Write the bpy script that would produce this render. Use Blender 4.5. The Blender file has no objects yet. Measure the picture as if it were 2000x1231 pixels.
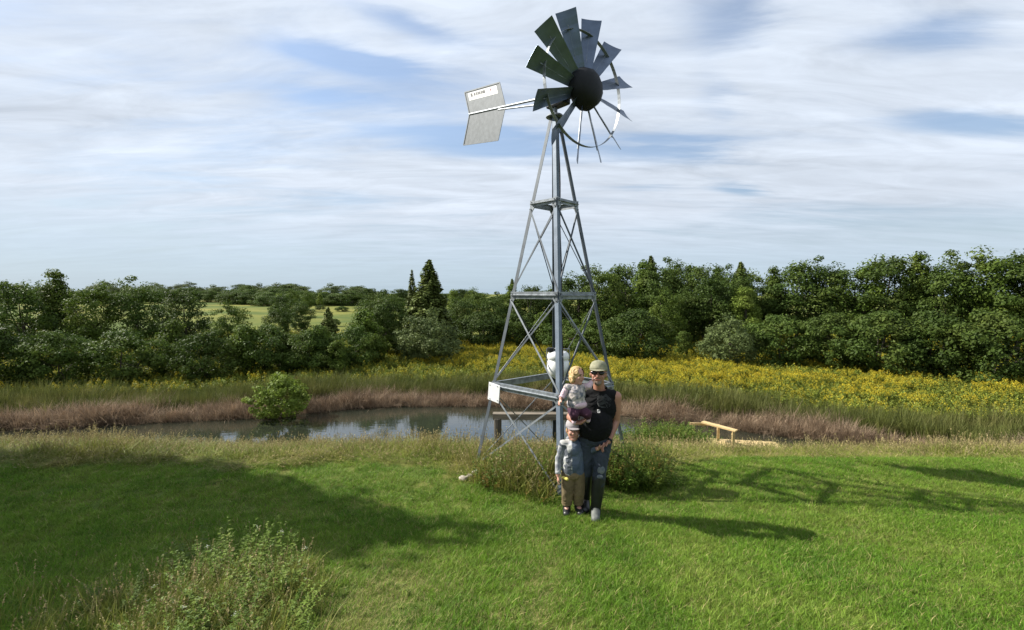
import bpy, bmesh, math, random
import numpy as np
from mathutils import Vector, Matrix, Quaternion, noise as mnoise
R = math.radians
random.seed(7); RNG = np.random.default_rng(7)
scene = bpy.context.scene
COL = scene.collection

# ------------------------------------------------------------------ camera
CZ = 2.49
FPX = 930.0                      # focal length in pixels of a 2000 px wide picture
PITCH = -math.atan((615.5 - 575.0) / FPX)
cam = bpy.data.cameras.new('camera'); cam_ob = bpy.data.objects.new('camera', cam); COL.objects.link(cam_ob)
cam.sensor_width = 36; cam.lens = FPX / 2000 * 36; cam.clip_start = .05; cam.clip_end = 5000
cam_ob.location = (0, 0, CZ)
cam_ob.matrix_world = Matrix.Translation((0, 0, CZ)) @ Matrix.Rotation(R(90) + PITCH, 4, 'X') @ Matrix.Rotation(.005, 4, 'Z')
scene.camera = cam_ob

# ------------------------------------------------------------------ sky, sun, exposure
SUN_EL = R(38); SUN_AZ = R(14); SUN_DIR = Vector((-math.cos(SUN_EL) * math.cos(SUN_AZ), math.cos(SUN_EL) * math.sin(SUN_AZ), math.sin(SUN_EL))).normalized()
world = bpy.data.worlds.new('World'); scene.world = world; world.use_nodes = True
def build_world():
    nt = world.node_tree; nt.nodes.clear(); N = nt.nodes.new; L = nt.links.new
    out = N('ShaderNodeOutputWorld'); bg = N('ShaderNodeBackground'); bg.inputs[1].default_value = .1
    L(bg.outputs[0], out.inputs[0])
    sky = N('ShaderNodeTexSky'); sky.sky_type = 'NISHITA'; sky.sun_disc = False
    sky.sun_elevation = SUN_EL; sky.sun_rotation = math.atan2(SUN_DIR.x, SUN_DIR.y)
    sky.air_density = 1.0; sky.dust_density = .6; sky.ozone_density = 1.6
    tc = N('ShaderNodeTexCoord'); sep = N('ShaderNodeSeparateXYZ'); L(tc.outputs['Generated'], sep.inputs[0])
    def M(op, a, b=None, c=None, clamp=False):
        n = N('ShaderNodeMath'); n.operation = op; n.use_clamp = clamp
        for i, v in enumerate((a, b, c)):
            if v is None: continue
            if isinstance(v, (int, float)): n.inputs[i].default_value = v
            else: L(v, n.inputs[i])
        return n.outputs[0]
    x, y, z = sep.outputs
    zz = M('ADD', M('MAXIMUM', z, 0.0), .10)
    # flat cloud deck seen in perspective
    comb = N('ShaderNodeCombineXYZ'); L(M('DIVIDE', x, zz), comb.inputs[0]); L(M('DIVIDE', y, zz), comb.inputs[1])
    def fbm(scale, rot, sx, sy, loc, detail, rough, dist=0.0):
        mp = N('ShaderNodeMapping'); mp.inputs['Rotation'].default_value = (0, 0, R(rot)); mp.inputs['Scale'].default_value = (sx, sy, 1)
        mp.inputs['Location'].default_value = loc; L(comb.outputs[0], mp.inputs[0])
        n = N('ShaderNodeTexNoise'); n.inputs['Scale'].default_value = scale; n.inputs['Detail'].default_value = detail
        n.inputs['Roughness'].default_value = rough; n.inputs['Distortion'].default_value = dist
        L(mp.outputs[0], n.inputs['Vector']); return n.outputs[0]
    n1 = fbm(.55, -14, .55, 1.35, (1.3, 2.2, 0), 7, .55, .5)
    n2 = fbm(1.6, -20, .42, 1.7, (5.3, .7, 0), 8, .6, .8)
    n3 = fbm(.25, 10, .8, 1.0, (3.3, 1.7, 0), 4, .5)
    n5 = fbm(1.9, -32, .5, 1.8, (7.1, 3.7, 0), 9, .6, 1.0)
    cover = M('ADD', M('ADD', M('MULTIPLY', n1, .85), M('MULTIPLY', n2, .4)), M('MULTIPLY', n5, .25))          # about .75
    # gaps where blue shows, given as compass direction (x/y) and height (z/y)
    yy = M('MAXIMUM', y, .02)
    u0 = M('DIVIDE', x, yy); v0 = M('DIVIDE', z, yy)
    u = M('ADD', u0, M('MULTIPLY', M('SUBTRACT', n2, .5), .22)); v = M('ADD', v0, M('MULTIPLY', M('SUBTRACT', n1, .5), .16))
    gaps = [(-.34, .475, .135, .030, -.20, .30), (-.03, .315, .20, .024, -.02, .24), (.33, .315, .15, .024, -.03, .26), (.47, .235, .06, .018, -.2, .22),
            (.44, .57, .10, .07, .1, .16), (-.22, .56, .12, .03, -.35, .14), (.42, .42, .05, .06, 0, .10), (.25, .245, .13, .012, -.02, .13),
            (-.43, .40, .10, .02, -.1, .12), (.95, .36, .2, .03, -.06, .22), (.85, .55, .18, .04, .1, .2)]
    tot = None
    for (gu, gv, su, sv, tilt, amp) in gaps:
        du = M('SUBTRACT', u, gu); dv = M('SUBTRACT', M('SUBTRACT', v, gv), M('MULTIPLY', du, tilt))
        e = M('ADD', M('POWER', M('ABSOLUTE', M('DIVIDE', du, su)), 2), M('POWER', M('ABSOLUTE', M('DIVIDE', dv, sv)), 2))
        g = M('MULTIPLY', M('EXPONENT', M('MULTIPLY', e, -1)), amp)
        g = M('MULTIPLY', g, 1.5); tot = g if tot is None else M('ADD', tot, g)
    cover = M('SUBTRACT', cover, tot)
    mr = N('ShaderNodeMapRange'); mr.inputs[1].default_value = .47; mr.inputs[2].default_value = .80; mr.inputs[3].default_value = .22; mr.inputs[4].default_value = .98
    mr.interpolation_type = 'SMOOTHSTEP'; L(cover, mr.inputs[0])
    # the deck thins to grey-blue near the horizon
    hz = N('ShaderNodeMapRange'); hz.inputs[1].default_value = .0; hz.inputs[2].default_value = .13; hz.inputs[3].default_value = .90; hz.inputs[4].default_value = 1.0
    hz.interpolation_type = 'SMOOTHSTEP'; L(z, hz.inputs[0])
    lo = N('ShaderNodeMapRange'); lo.inputs[1].default_value = .04; lo.inputs[2].default_value = .16; L(z, lo.inputs[0])
    fac = M('MULTIPLY', M('ADD', M('MULTIPLY', M('SUBTRACT', mr.outputs[0], .9), lo.outputs[0]), .9), hz.outputs[0])
    br = N('ShaderNodeMapRange'); br.inputs[1].default_value = .3; br.inputs[2].default_value = .7; br.inputs[3].default_value = .64; br.inputs[4].default_value = 1.26
    n4 = fbm(2.6, 35, .6, 1.6, (2.1, 8.7, 0), 9, .62, 1.2)
    L(M('ADD', M('ADD', M('MULTIPLY', n3, .3), M('MULTIPLY', n2, .35)), M('MULTIPLY', n4, .35)), br.inputs[0])
    cc = N('ShaderNodeVectorMath'); cc.operation = 'SCALE'; hc = N('ShaderNodeMapRange'); hc.inputs[1].default_value = .0; hc.inputs[2].default_value = .16; L(z, hc.inputs[0])
    hm = N('ShaderNodeMix'); hm.data_type = 'RGBA'; hm.inputs[6].default_value = (3.0, 3.9, 4.75, 1); hm.inputs[7].default_value = (4.3, 4.75, 5.4, 1); L(hc.outputs[0], hm.inputs[0]); L(hm.outputs[2], cc.inputs[0]); hb = N('ShaderNodeMapRange'); hb.inputs[1].default_value = .03; hb.inputs[2].default_value = .24; hb.inputs[3].default_value = .22; L(z, hb.inputs[0]); L(M('ADD', M('MULTIPLY', M('SUBTRACT', br.outputs[0], .98), hb.outputs[0]), .98), cc.inputs['Scale'])
    zl = N('ShaderNodeMapRange'); zl.inputs[1].default_value = .0; zl.inputs[2].default_value = .32; zl.inputs[3].default_value = .42; zl.inputs[4].default_value = 1.0; L(z, zl.inputs[0])
    sk = N('ShaderNodeVectorMath'); sk.operation = 'SCALE'; L(sky.outputs[0], sk.inputs[0]); L(zl.outputs[0], sk.inputs['Scale'])
    mix = N('ShaderNodeMix'); mix.data_type = 'RGBA'; L(fac, mix.inputs[0]); L(sk.outputs[0], mix.inputs[6]); L(cc.outputs[0], mix.inputs[7])
    L(mix.outputs[2], bg.inputs[0])
build_world()
sun = bpy.data.lights.new('sun', 'SUN'); sun.energy = 5.0; sun.angle = R(.53); sun.color = (1.0, .95, .86)
sun_ob = bpy.data.objects.new('sun', sun); COL.objects.link(sun_ob); sun_ob.rotation_euler = SUN_DIR.to_track_quat('Z', 'Y').to_euler(); sun_ob.location = (-20, 0, 20)
scene.view_settings.view_transform = 'Standard'; scene.view_settings.look = 'None'; scene.view_settings.gamma = 1.0
scene.view_settings.exposure = 0.82; scene.view_settings.use_curve_mapping = False

scene.cycles.max_bounces = 4; scene.cycles.diffuse_bounces = 2; scene.cycles.glossy_bounces = 3; scene.cycles.transmission_bounces = 3

# ------------------------------------------------------------------ helpers
def tag(o, label=None, cat=None, group=None, kind=None):
    if label: o['label'] = label
    if cat: o['category'] = cat
    if group: o['group'] = group
    if kind: o['kind'] = kind
    return o
def mesh_obj(name, me, mats=(), parent=None, loc=None):
    o = bpy.data.objects.new(name, me); COL.objects.link(o)
    for m in (mats if isinstance(mats, (list, tuple)) else [mats]): me.materials.append(m)
    if parent: o.parent = parent
    if loc: o.location = loc
    return o
def bm_obj(name, bm, mats, parent=None, loc=None, smooth=False):
    bmesh.ops.recalc_face_normals(bm, faces=bm.faces)
    me = bpy.data.meshes.new(name); bm.to_mesh(me); bm.free()
    if smooth: me.polygons.foreach_set('use_smooth', [True] * len(me.polygons))
    return mesh_obj(name, me, mats, parent, loc)
def empty(name, loc, rz=0):
    o = bpy.data.objects.new(name, None); COL.objects.link(o); o.location = loc; o.rotation_euler = (0, 0, rz); o.empty_display_size = .2
    return o
def np_mesh(name, verts, faces, mat_idx=None):
    """verts (n,3), faces list of equal-length index arrays [(m,3) or (m,4)]"""
    me = bpy.data.meshes.new(name)
    verts = np.asarray(verts, dtype=np.float32)
    loops = []; starts = []; tot = []; s = 0
    for f in faces:
        f = np.asarray(f, dtype=np.int32)
        if len(f) == 0: continue
        k = f.shape[1]; loops.append(f.ravel()); starts.append(s + np.arange(len(f)) * k); tot.append(np.full(len(f), k)); s += f.size
    loops = np.concatenate(loops); starts = np.concatenate(starts); tot = np.concatenate(tot)
    me.vertices.add(len(verts)); me.vertices.foreach_set('co', verts.ravel())
    me.loops.add(len(loops)); me.loops.foreach_set('vertex_index', loops)
    me.polygons.add(len(starts)); me.polygons.foreach_set('loop_start', starts.astype(np.int32)); me.polygons.foreach_set('loop_total', tot.astype(np.int32))
    if mat_idx is not None: me.polygons.foreach_set('material_index', np.asarray(mat_idx, dtype=np.int32))
    me.update(); me.validate()
    return me
def frame_of(d, up=Vector((0, 0, 1))):
    d = d.normalized(); s = d.cross(up)
    if s.length < 1e-4: s = d.cross(Vector((1, 0, 0)))
    s.normalize(); return s, s.cross(d).normalized()
def bar(bm, p0, p1, prof, up=Vector((0, 0, 1)), ax=None):
    """extrude a closed 2D profile [(s,u)..] from p0 to p1"""
    p0 = Vector(p0); p1 = Vector(p1)
    s, u = ax if ax else frame_of(p1 - p0, up)
    a = [bm.verts.new(p0 + s * q[0] + u * q[1]) for q in prof]; b = [bm.verts.new(p1 + s * q[0] + u * q[1]) for q in prof]
    n = len(prof)
    for i in range(n): bm.faces.new((a[i], a[(i + 1) % n], b[(i + 1) % n], b[i]))
    bm.faces.new(a[::-1]); bm.faces.new(b)
def rect(w, h): return [(-w / 2, -h / 2), (w / 2, -h / 2), (w / 2, h / 2), (-w / 2, h / 2)]
def circ(r, n=12): return [(r * math.cos(2 * math.pi * i / n), r * math.sin(2 * math.pi * i / n)) for i in range(n)]
def box(bm, c, size, rot=None, bevel=0):
    m = Matrix.Translation(c) @ (rot.to_4x4() if rot else Matrix.Identity(4)) @ Matrix.Diagonal((*size, 1))
    r = bmesh.ops.create_cube(bm, size=1, matrix=m)
    if bevel:
        es = list({e for v in r['verts'] for e in v.link_edges})
        bmesh.ops.bevel(bm, geom=es, offset=bevel, segments=2, affect='EDGES', profile=.5)
def loft(bm, rings, cap=True):
    vs = [[bm.verts.new(p) for p in r] for r in rings]; n = len(vs[0])
    for a, b in zip(vs, vs[1:]):
        for i in range(n): bm.faces.new((a[i], a[(i + 1) % n], b[(i + 1) % n], b[i]))
    if cap: bm.faces.new(vs[0][::-1]); bm.faces.new(vs[-1])
def tube(bm, pts, rad, n=8):
    pts = [Vector(p) for p in pts]; rings = []
    rad = rad if isinstance(rad, (list, tuple)) else [rad] * len(pts)
    ref = None
    for i, p in enumerate(pts):
        d = (pts[min(i + 1, len(pts) - 1)] - pts[max(i - 1, 0)]).normalized()
        if ref is None: s, u = frame_of(d)
        else: s = (ref - d * ref.dot(d)).normalized(); u = s.cross(d)
        ref = s
        rings.append([p + (s * math.cos(2 * math.pi * k / n) + u * math.sin(2 * math.pi * k / n)) * rad[i] for k in range(n)])
    loft(bm, rings)

# ------------------------------------------------------------------ materials
def mat(name, col=(.5, .5, .5), rough=.6, metal=0.0, spec=.5, var=None, scale=5.0, bump=0.0, bscale=30.0, trans=0.0, detail=5, use_pos=False, stretch=(1, 1, 1)):
    """principled with optional noise mix to var (a second colour), bump and leaf translucency"""
    m = bpy.data.materials.new(name); m.use_nodes = True; nt = m.node_tree; b = nt.nodes['Principled BSDF']; N = nt.nodes.new; L = nt.links.new
    b.inputs['Base Color'].default_value = (*col, 1); b.inputs['Roughness'].default_value = rough; b.inputs['Metallic'].default_value = metal
    b.inputs['Specular IOR Level'].default_value = spec
    src = None
    if var or bump:
        if use_pos: src = N('ShaderNodeNewGeometry').outputs['Position']
        else: src = N('ShaderNodeTexCoord').outputs['Object']
        if stretch != (1, 1, 1):
            mp = N('ShaderNodeMapping'); mp.inputs['Scale'].default_value = stretch; L(src, mp.inputs[0]); src = mp.outputs[0]
    colsock = None
    if var:
        n = N('ShaderNodeTexNoise'); n.inputs['Scale'].default_value = scale; n.inputs['Detail'].default_value = detail; L(src, n.inputs['Vector'])
        r = N('ShaderNodeMapRange'); r.inputs[1].default_value = .35; r.inputs[2].default_value = .65; L(n.outputs[0], r.inputs[0])
        x = N('ShaderNodeMix'); x.data_type = 'RGBA'; x.inputs[6].default_value = (*col, 1); x.inputs[7].default_value = (*var, 1); L(r.outputs[0], x.inputs[0])
        colsock = x.outputs[2]; L(colsock, b.inputs['Base Color'])
    if bump:
        n = N('ShaderNodeTexNoise'); n.inputs['Scale'].default_value = bscale; n.inputs['Detail'].default_value = 4; L(src, n.inputs['Vector'])
        bp = N('ShaderNodeBump'); bp.inputs['Strength'].default_value = bump; bp.inputs['Distance'].default_value = .02; L(n.outputs[0], bp.inputs['Height']); L(bp.outputs[0], b.inputs['Normal'])
    if trans:
        t = N('ShaderNodeBsdfTranslucent'); t.inputs[0].default_value = (col[0] * 1.5, col[1] * 1.5, col[2], 1)
        if colsock: L(colsock, t.inputs[0])
        mx = N('ShaderNodeMixShader'); mx.inputs[0].default_value = trans; L(b.outputs[0], mx.inputs[1]); L(t.outputs[0], mx.inputs[2])
        L(mx.outputs[0], nt.nodes['Material Output'].inputs[0])
    return m
def leaf_mat(name, cols, rough=.55, trans=.25, scale=1.2, objvar=.35, spec=.15):
    """leaf colour from three colours by world position noise, plus brightness per object/instance"""
    m = bpy.data.materials.new(name); m.use_nodes = True; nt = m.node_tree; b = nt.nodes['Principled BSDF']; N = nt.nodes.new; L = nt.links.new
    g = N('ShaderNodeNewGeometry'); n = N('ShaderNodeTexNoise'); n.inputs['Scale'].default_value = scale; n.inputs['Detail'].default_value = 6; n.inputs['Roughness'].default_value = .7
    L(g.outputs['Position'], n.inputs['Vector'])
    cr = N('ShaderNodeValToRGB'); e = cr.color_ramp.elements
    e[0].position = .32; e[0].color = (*cols[0], 1); e[1].position = .68; e[1].color = (*cols[2], 1); k = e.new(.5); k.color = (*cols[1], 1)
    L(n.outputs[0], cr.inputs[0])
    oi = N('ShaderNodeObjectInfo'); mr = N('ShaderNodeMapRange'); mr.inputs[3].default_value = 1 - objvar; mr.inputs[4].default_value = 1 + objvar; L(oi.outputs['Random'], mr.inputs[0])
    ri = N('ShaderNodeMapRange'); ri.inputs[3].default_value = .7; ri.inputs[4].default_value = 1.3; L(g.outputs['Random Per Island'], ri.inputs[0])
    mu = N('ShaderNodeMath'); mu.operation = 'MULTIPLY'; L(mr.outputs[0], mu.inputs[0]); L(ri.outputs[0], mu.inputs[1])
    vm = N('ShaderNodeVectorMath'); vm.operation = 'SCALE'; L(cr.outputs[0], vm.inputs[0]); L(mu.outputs[0], vm.inputs['Scale'])
    L(vm.outputs[0], b.inputs['Base Color']); b.inputs['Roughness'].default_value = rough; b.inputs['Specular IOR Level'].default_value = spec
    t = N('ShaderNodeBsdfTranslucent'); L(vm.outputs[0], t.inputs[0])
    mx = N('ShaderNodeMixShader'); mx.inputs[0].default_value = trans; L(b.outputs[0], mx.inputs[1]); L(t.outputs[0], mx.inputs[2]); L(mx.outputs[0], nt.nodes['Material Output'].inputs[0])
    return m
MT = {}
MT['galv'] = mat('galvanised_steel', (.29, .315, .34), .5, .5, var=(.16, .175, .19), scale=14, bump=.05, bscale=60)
MT['leg'] = mat('shade_toned_steel', (.075, .09, .105), .6, .3, var=(.05, .06, .072), scale=9, bump=.05, bscale=60)  # darkened copy of the galvanised steel; shade on the legs put into the colour
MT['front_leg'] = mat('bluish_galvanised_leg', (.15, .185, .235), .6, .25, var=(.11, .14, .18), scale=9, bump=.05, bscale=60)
MT['blade'] = mat('sky_tinted_blade_steel', (.13, .165, .225), .40, .78, var=(.095, .12, .165), scale=6, bump=.03, bscale=25)  # blue of the reflected sky is tinted into the base colour
MT['hub'] = mat('hub_black', (.006, .0065, .008), .42, 0, var=(.010, .0105, .012), scale=12)
MT['hubcover'] = mat('hub_cover', (.006, .0068, .009), .6, 0, spec=.25, var=(.009, .010, .012), scale=12)
MT['vane'] = mat('vane_sheet', (.14, .155, .168), .6, .1, var=(.10, .112, .122), scale=14)
MT['white'] = mat('white_plastic', (.78, .78, .76), .45, var=(.7, .7, .68), scale=8)
MT['plate'] = mat('white_plate', (.74, .74, .74), .5, var=(.66, .66, .67), scale=20)
MT['ink'] = mat('ink_black', (.03, .03, .035), .6)
MT['ink_red'] = mat('ink_red', (.22, .06, .08), .6)
MT['ink_grey'] = mat('ink_grey', (.45, .46, .45), .6)
MT['oldwood'] = mat('weathered_timber', (.23, .19, .14), .85, var=(.12, .10, .075), scale=3, bump=.5, bscale=18, stretch=(1, 8, 8))
MT['postwood'] = mat('dark_timber_post', (.10, .085, .065), .9, var=(.05, .045, .035), scale=5, bump=.5, bscale=20, stretch=(8, 8, 1))
MT['newwood'] = mat('new_timber', (.62, .46, .22), .7, var=(.50, .35, .16), scale=3, bump=.25, bscale=18, stretch=(1, 9, 9))
MT['bark'] = mat('bark', (.10, .08, .06), .9, var=(.055, .045, .035), scale=4, bump=.6, bscale=14, stretch=(4, 4, 1))
MT['stone'] = mat('stone', (.42, .38, .31), .85, var=(.26, .22, .17), scale=9, bump=.4, bscale=14)

# ------------------------------------------------------------------ terrain
def far_shore(x):
    return np.interp(x, [-26, -20, -14, -9.5, -8, -6.5, -3, 0, 4, 8, 12, 15, 30], [14, 16.6, 18.3, 19.3, 20.2, 20.9, 21.3, 21.2, 20.2, 17.8, 15.8, 13.5, 12])
def height(x, y):
    x = np.asarray(x, float); y = np.asarray(y, float)
    near = np.interp(y, [-60, -10, 0, 3, 4.4, 5.3, 6.2, 7.2, 8, 9, 12, 14.6, 16, 17], [1.6, 1.15, .85, .34, .10, .01, 0, -.03, -.27, -.62, -1.74, -2.5, -3.1, -3.3])
    s = y - far_shore(x)
    far = np.interp(s, [-3, -1.5, 0, .6, 3, 20, 25, 60, 130, 300, 900], [-3.4, -3.2, -2.5, -2.42, -2.42, -2.5, -2.4, -1.3, .2, 1.6, 2.3])
    z = np.maximum(near, far)
    w = np.clip((y - 22) / 20, 0, 1)
    z = z + w * (.18 * np.sin(x * .11 + 1) * np.sin(y * .09)) + .02 * np.sin(x * 1.7 + 2) * np.sin(y * 1.3)
    return z
def hz(x, y): return float(height(x, y))
def build_ground():
    t = np.linspace(-1, 1, 221); xs = np.sinh(t * 5.2) / np.sinh(5.2) * 900
    ys = np.concatenate([np.linspace(-60, -2, 16), np.linspace(-1, 26, 150), 26 + np.geomspace(.25, 1200, 70)])
    X, Y = np.meshgrid(xs, ys); Z = height(X, Y)
    v = np.stack([X, Y, Z], -1).reshape(-1, 3); nx = len(xs); ny = len(ys)
    i = np.arange(nx * ny).reshape(ny, nx)
    f = np.stack([i[:-1, :-1], i[:-1, 1:], i[1:, 1:], i[1:, :-1]], -1).reshape(-1, 4)
    me = np_mesh('ground', v, [f]); me.polygons.foreach_set('use_smooth', [True] * len(me.polygons))
    m = bpy.data.materials.new('ground'); m.use_nodes = True; nt = m.node_tree; b = nt.nodes['Principled BSDF']; N = nt.nodes.new; L = nt.links.new
    b.inputs['Roughness'].default_value = .95; b.inputs['Specular IOR Level'].default_value = .1
    g = N('ShaderNodeNewGeometry'); sp = N('ShaderNodeSeparateXYZ'); L(g.outputs['Position'], sp.inputs[0])
    def ramp_noise(scale, cols, lo=.35, hi=.65):
        n = N('ShaderNodeTexNoise'); n.inputs['Scale'].default_value = scale; n.inputs['Detail'].default_value = 8; L(g.outputs['Position'], n.inputs['Vector'])
        cr = N('ShaderNodeValToRGB'); e = cr.color_ramp.elements; e[0].position = lo; e[0].color = (*cols[0], 1); e[1].position = hi; e[1].color = (*cols[1], 1); L(n.outputs[0], cr.inputs[0]); return cr.outputs[0]
    lawn = ramp_noise(1.6, ((.055, .100, .014), (.13, .135, .035)))
    field = ramp_noise(.07, ((.075, .105, .022), (.19, .185, .042)), .40, .62)
    mr = N('ShaderNodeMapRange'); mr.inputs[1].default_value = 34; mr.inputs[2].default_value = 52; L(sp.outputs[1], mr.inputs[0])
    mx = N('ShaderNodeMix'); mx.data_type = 'RGBA'; L(mr.outputs[0], mx.inputs[0]); L(lawn, mx.inputs[6]); L(field, mx.inputs[7]); L(mx.outputs[2], b.inputs['Base Color'])
    o = mesh_obj('ground', me, m); tag(o, kind='structure')
build_ground()
def build_pond():
    bm = bmesh.new(); vs = [bm.verts.new(p) for p in ((-28, 12.6, -2.5), (17, 12.6, -2.5), (17, 23, -2.5), (-28, 23, -2.5))]; bm.faces.new(vs)
    m = bpy.data.materials.new('water'); m.use_nodes = True; nt = m.node_tree; b = nt.nodes['Principled BSDF']; N = nt.nodes.new; L = nt.links.new
    b.inputs['Base Color'].default_value = (.022, .026, .018, 1); b.inputs['Roughness'].default_value = .035; b.inputs['IOR'].default_value = 1.8; b.inputs['Specular IOR Level'].default_value = .85
    g = N('ShaderNodeNewGeometry'); mp = N('ShaderNodeMapping'); mp.inputs['Scale'].default_value = (1, 2.2, 1); L(g.outputs['Position'], mp.inputs[0])
    n = N('ShaderNodeTexNoise'); n.inputs['Scale'].default_value = 2.2; n.inputs['Detail'].default_value = 3; L(mp.outputs[0], n.inputs['Vector'])
    bp = N('ShaderNodeBump'); bp.inputs['Strength'].default_value = .05; bp.inputs['Distance'].default_value = .05; L(n.outputs[0], bp.inputs['Height']); L(bp.outputs[0], b.inputs['Normal'])
    o = bm_obj('pond', bm, m); tag(o, kind='structure')
build_pond()
def at(px, py, Y):
    """point on the camera ray through photo pixel (px,py) at depth Y"""
    d = cam_ob.matrix_world.to_3x3() @ Vector(((px - 1000) / FPX, (615.5 - py) / FPX, -1)); return Vector((0, 0, CZ)) + d * (Y / d.y)

# ------------------------------------------------------------------ windmill
def build_windmill():
    T = Vector((.598, 6.9, 0)); root = empty('windmill', T)
    tag(root, 'tall galvanised steel pond windmill on a four-legged lattice tower', 'windmill')
    ZT, ZA, ZB, ZC = 5.01, 3.777, 2.477, 1.166; r0, r1, phi = 1.126, .077, .018
    dirs = [Vector((math.cos(phi + a), math.sin(phi + a), 0)) for a in (math.pi, -math.pi / 2, 0, math.pi / 2)]
    shift = [0, 0, 0, .16]
    def P(l, z):
        r = r0 + (r1 - r0) * z / ZT
        return dirs[l] * r + Vector((shift[l] * (1 - z / ZT), 0, z))
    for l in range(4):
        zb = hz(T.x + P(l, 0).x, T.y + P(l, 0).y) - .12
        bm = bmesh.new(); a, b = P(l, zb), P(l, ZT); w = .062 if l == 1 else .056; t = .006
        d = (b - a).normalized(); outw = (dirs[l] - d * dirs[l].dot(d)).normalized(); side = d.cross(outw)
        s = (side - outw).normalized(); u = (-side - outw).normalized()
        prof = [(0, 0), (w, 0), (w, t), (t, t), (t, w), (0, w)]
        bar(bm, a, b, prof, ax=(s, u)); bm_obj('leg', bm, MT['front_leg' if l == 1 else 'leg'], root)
    h = .10
    for z in (ZA, ZB, ZC):
        hh = h * (.8 if z == ZA else 1)
        for l in range(4):
            k = (l + 1) % 4; a, b = P(l, z), P(k, z); e = (b - a).normalized(); out = e.cross(Vector((0, 0, 1))); out = out if out.dot(a + b) > 0 else -out
            a = a + e * .012; b = b - e * .012
            prof = [(0, -hh / 2), (.004, -hh / 2), (.004, -.008), (.03, -.002), (.03, .004), (.006, .012), (.006, hh / 2 - .004), (-.035, hh / 2 - .004), (-.035, hh / 2), (0, hh / 2)]
            bm = bmesh.new(); bar(bm, a + out * .006, b + out * .006, prof, ax=(out, Vector((0, 0, 1)))); bm_obj('girt', bm, MT['galv'], root)
    lv = [.05, ZC, ZB, ZA]
    for i in range(3):
        for l in range(4):
            k = (l + 1) % 4; back = (l in (2, 3))
            for (p, q, off) in ((l, k, .003), (k, l, -.004)):
                zlo = lv[i] + (.05 if i else -.02); zhi = lv[i + 1] - .06
                if i == 0: zlo = min(.05, hz(T.x + P(p, 0).x, T.y + P(p, 0).y))
                a, b = P(p, zlo), P(q, zhi); e = (b - a).normalized(); n = e.cross(P(k, 1) - P(l, 1)).normalized()
                w = .014 if back else .025
                bm = bmesh.new(); bar(bm, a + n * off, b + n * off, [(-w / 2, -.0015), (w / 2, -.0015), (w / 2, .0015), (w / 2 - .003, .0015), (w / 2 - .003, w * .5), (w / 2 - .0055, w * .5), (w / 2 - .0055, .0015), (-w / 2, .0015)], ax=(e.cross(n), n)); bm_obj('brace', bm, MT['leg' if i == 2 or (i == 1 and off > 0) else 'galv'], root)  # upper and some middle braces take the darker steel in place of shade
    for z in (ZA, ZB, ZC):      # gusset plates where girts and braces meet the legs
        for l in range(4):
            for k in ((l + 1) % 4, (l - 1) % 4):
                a = P(l, z); e = (P(k, z) - a).normalized(); n = e.cross(Vector((0, 0, 1))); n = n if n.dot(dirs[l]) > 0 else -n; up = Vector((0, 0, 1))
                bm = bmesh.new(); q = [a + e * i + up * j + n * .012 for i, j in ((.0, -.10), (.045, -.10), (.085, -.045), (.085, .03), (.0, .055))]; loft(bm, [q, [p + n * .004 for p in q]]); gp = bm_obj('gusset_plate', bm, MT['galv'], root)
                for i, j in ((.02, -.075), (.06, -.03), (.03, .02)):
                    bm = bmesh.new(); c = a + e * i + up * j + n * .018; bar(bm, c, c + n * .008, circ(.009, 6)); bm_obj('bolt', bm, MT['leg'], gp)
    # head ---------------------------------------------------------------
    TH = R(40); A = Vector((math.sin(TH), -math.cos(TH), 0)); E = Vector((math.cos(TH), math.sin(TH), 0)); HUBZ = 5.225; DW = .55
    bm = bmesh.new(); bmesh.ops.create_cone(bm, cap_ends=True, segments=20, radius1=.13, radius2=.11, depth=.03, matrix=Matrix.Translation((0, 0, ZT + .015)))
    bar(bm, (0, 0, ZT + .02), (0, 0, HUBZ - .08), circ(.035)); bm_obj('mast', bm, MT['galv'], root)
    rm = Matrix((E, A, Vector((0, 0, 1)))).transposed()
    bm = bmesh.new(); box(bm, Vector((0, 0, HUBZ)) + A * .06, (.16, .34, .17), rm, .02); bar(bm, Vector((0, 0, HUBZ)) + A * .15, Vector((0, 0, HUBZ)) + A * (DW + .02), circ(.045, 14)); bm_obj('gear_housing', bm, MT['hub'], root)
    C = Vector((0, 0, HUBZ)) + A * DW
    # wheel: twelve-sided black cover, blades, ring
    bm = bmesh.new(); rings = []
    for (rr, aa) in ((.27, -.05), (.275, .0), (.262, .07), (.23, .13), (.165, .175), (.06, .195)):
        rings.append([C + A * aa + (Vector((0, 0, 1)) * math.cos(q) + E * math.sin(q)) * rr for q in [2 * math.pi * k / 12 + R(7) for k in range(12)]])
    loft(bm, rings); wheel = bm_obj('wheel_hub', bm, MT['hubcover'], root, smooth=True)
    # blades
    R0, R1 = .24, .965; beta = R(40); bm = bmesh.new()
    # blade in local frame: x = tangential chord, y = axis, z = radial
    ns, nr = 6, 8; th = .0022
    def bl(u_, s_, face):
        rr = R0 + (R1 - R0) * s_; w = .14 + (.276 - .14) * min(1, s_ * 1.02)
        cx = (u_ - .5) * w; camber = .02 * w * (1 - (2 * u_ - 1) ** 2) * 2
        rib = .0035 * (1 if int(s_ * nr) in (2, 6) else 0)
        x = math.cos(beta) * cx - math.sin(beta) * (camber + rib + face * th) * 1; y = -math.sin(beta) * cx - math.cos(beta) * (camber + rib + face * th)
        return Vector((x, y, rr))
    g = [[[bm.verts.new(bl(i / ns, j / nr, f)) for i in range(ns + 1)] for j in range(nr + 1)] for f in (0, 1)]
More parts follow.
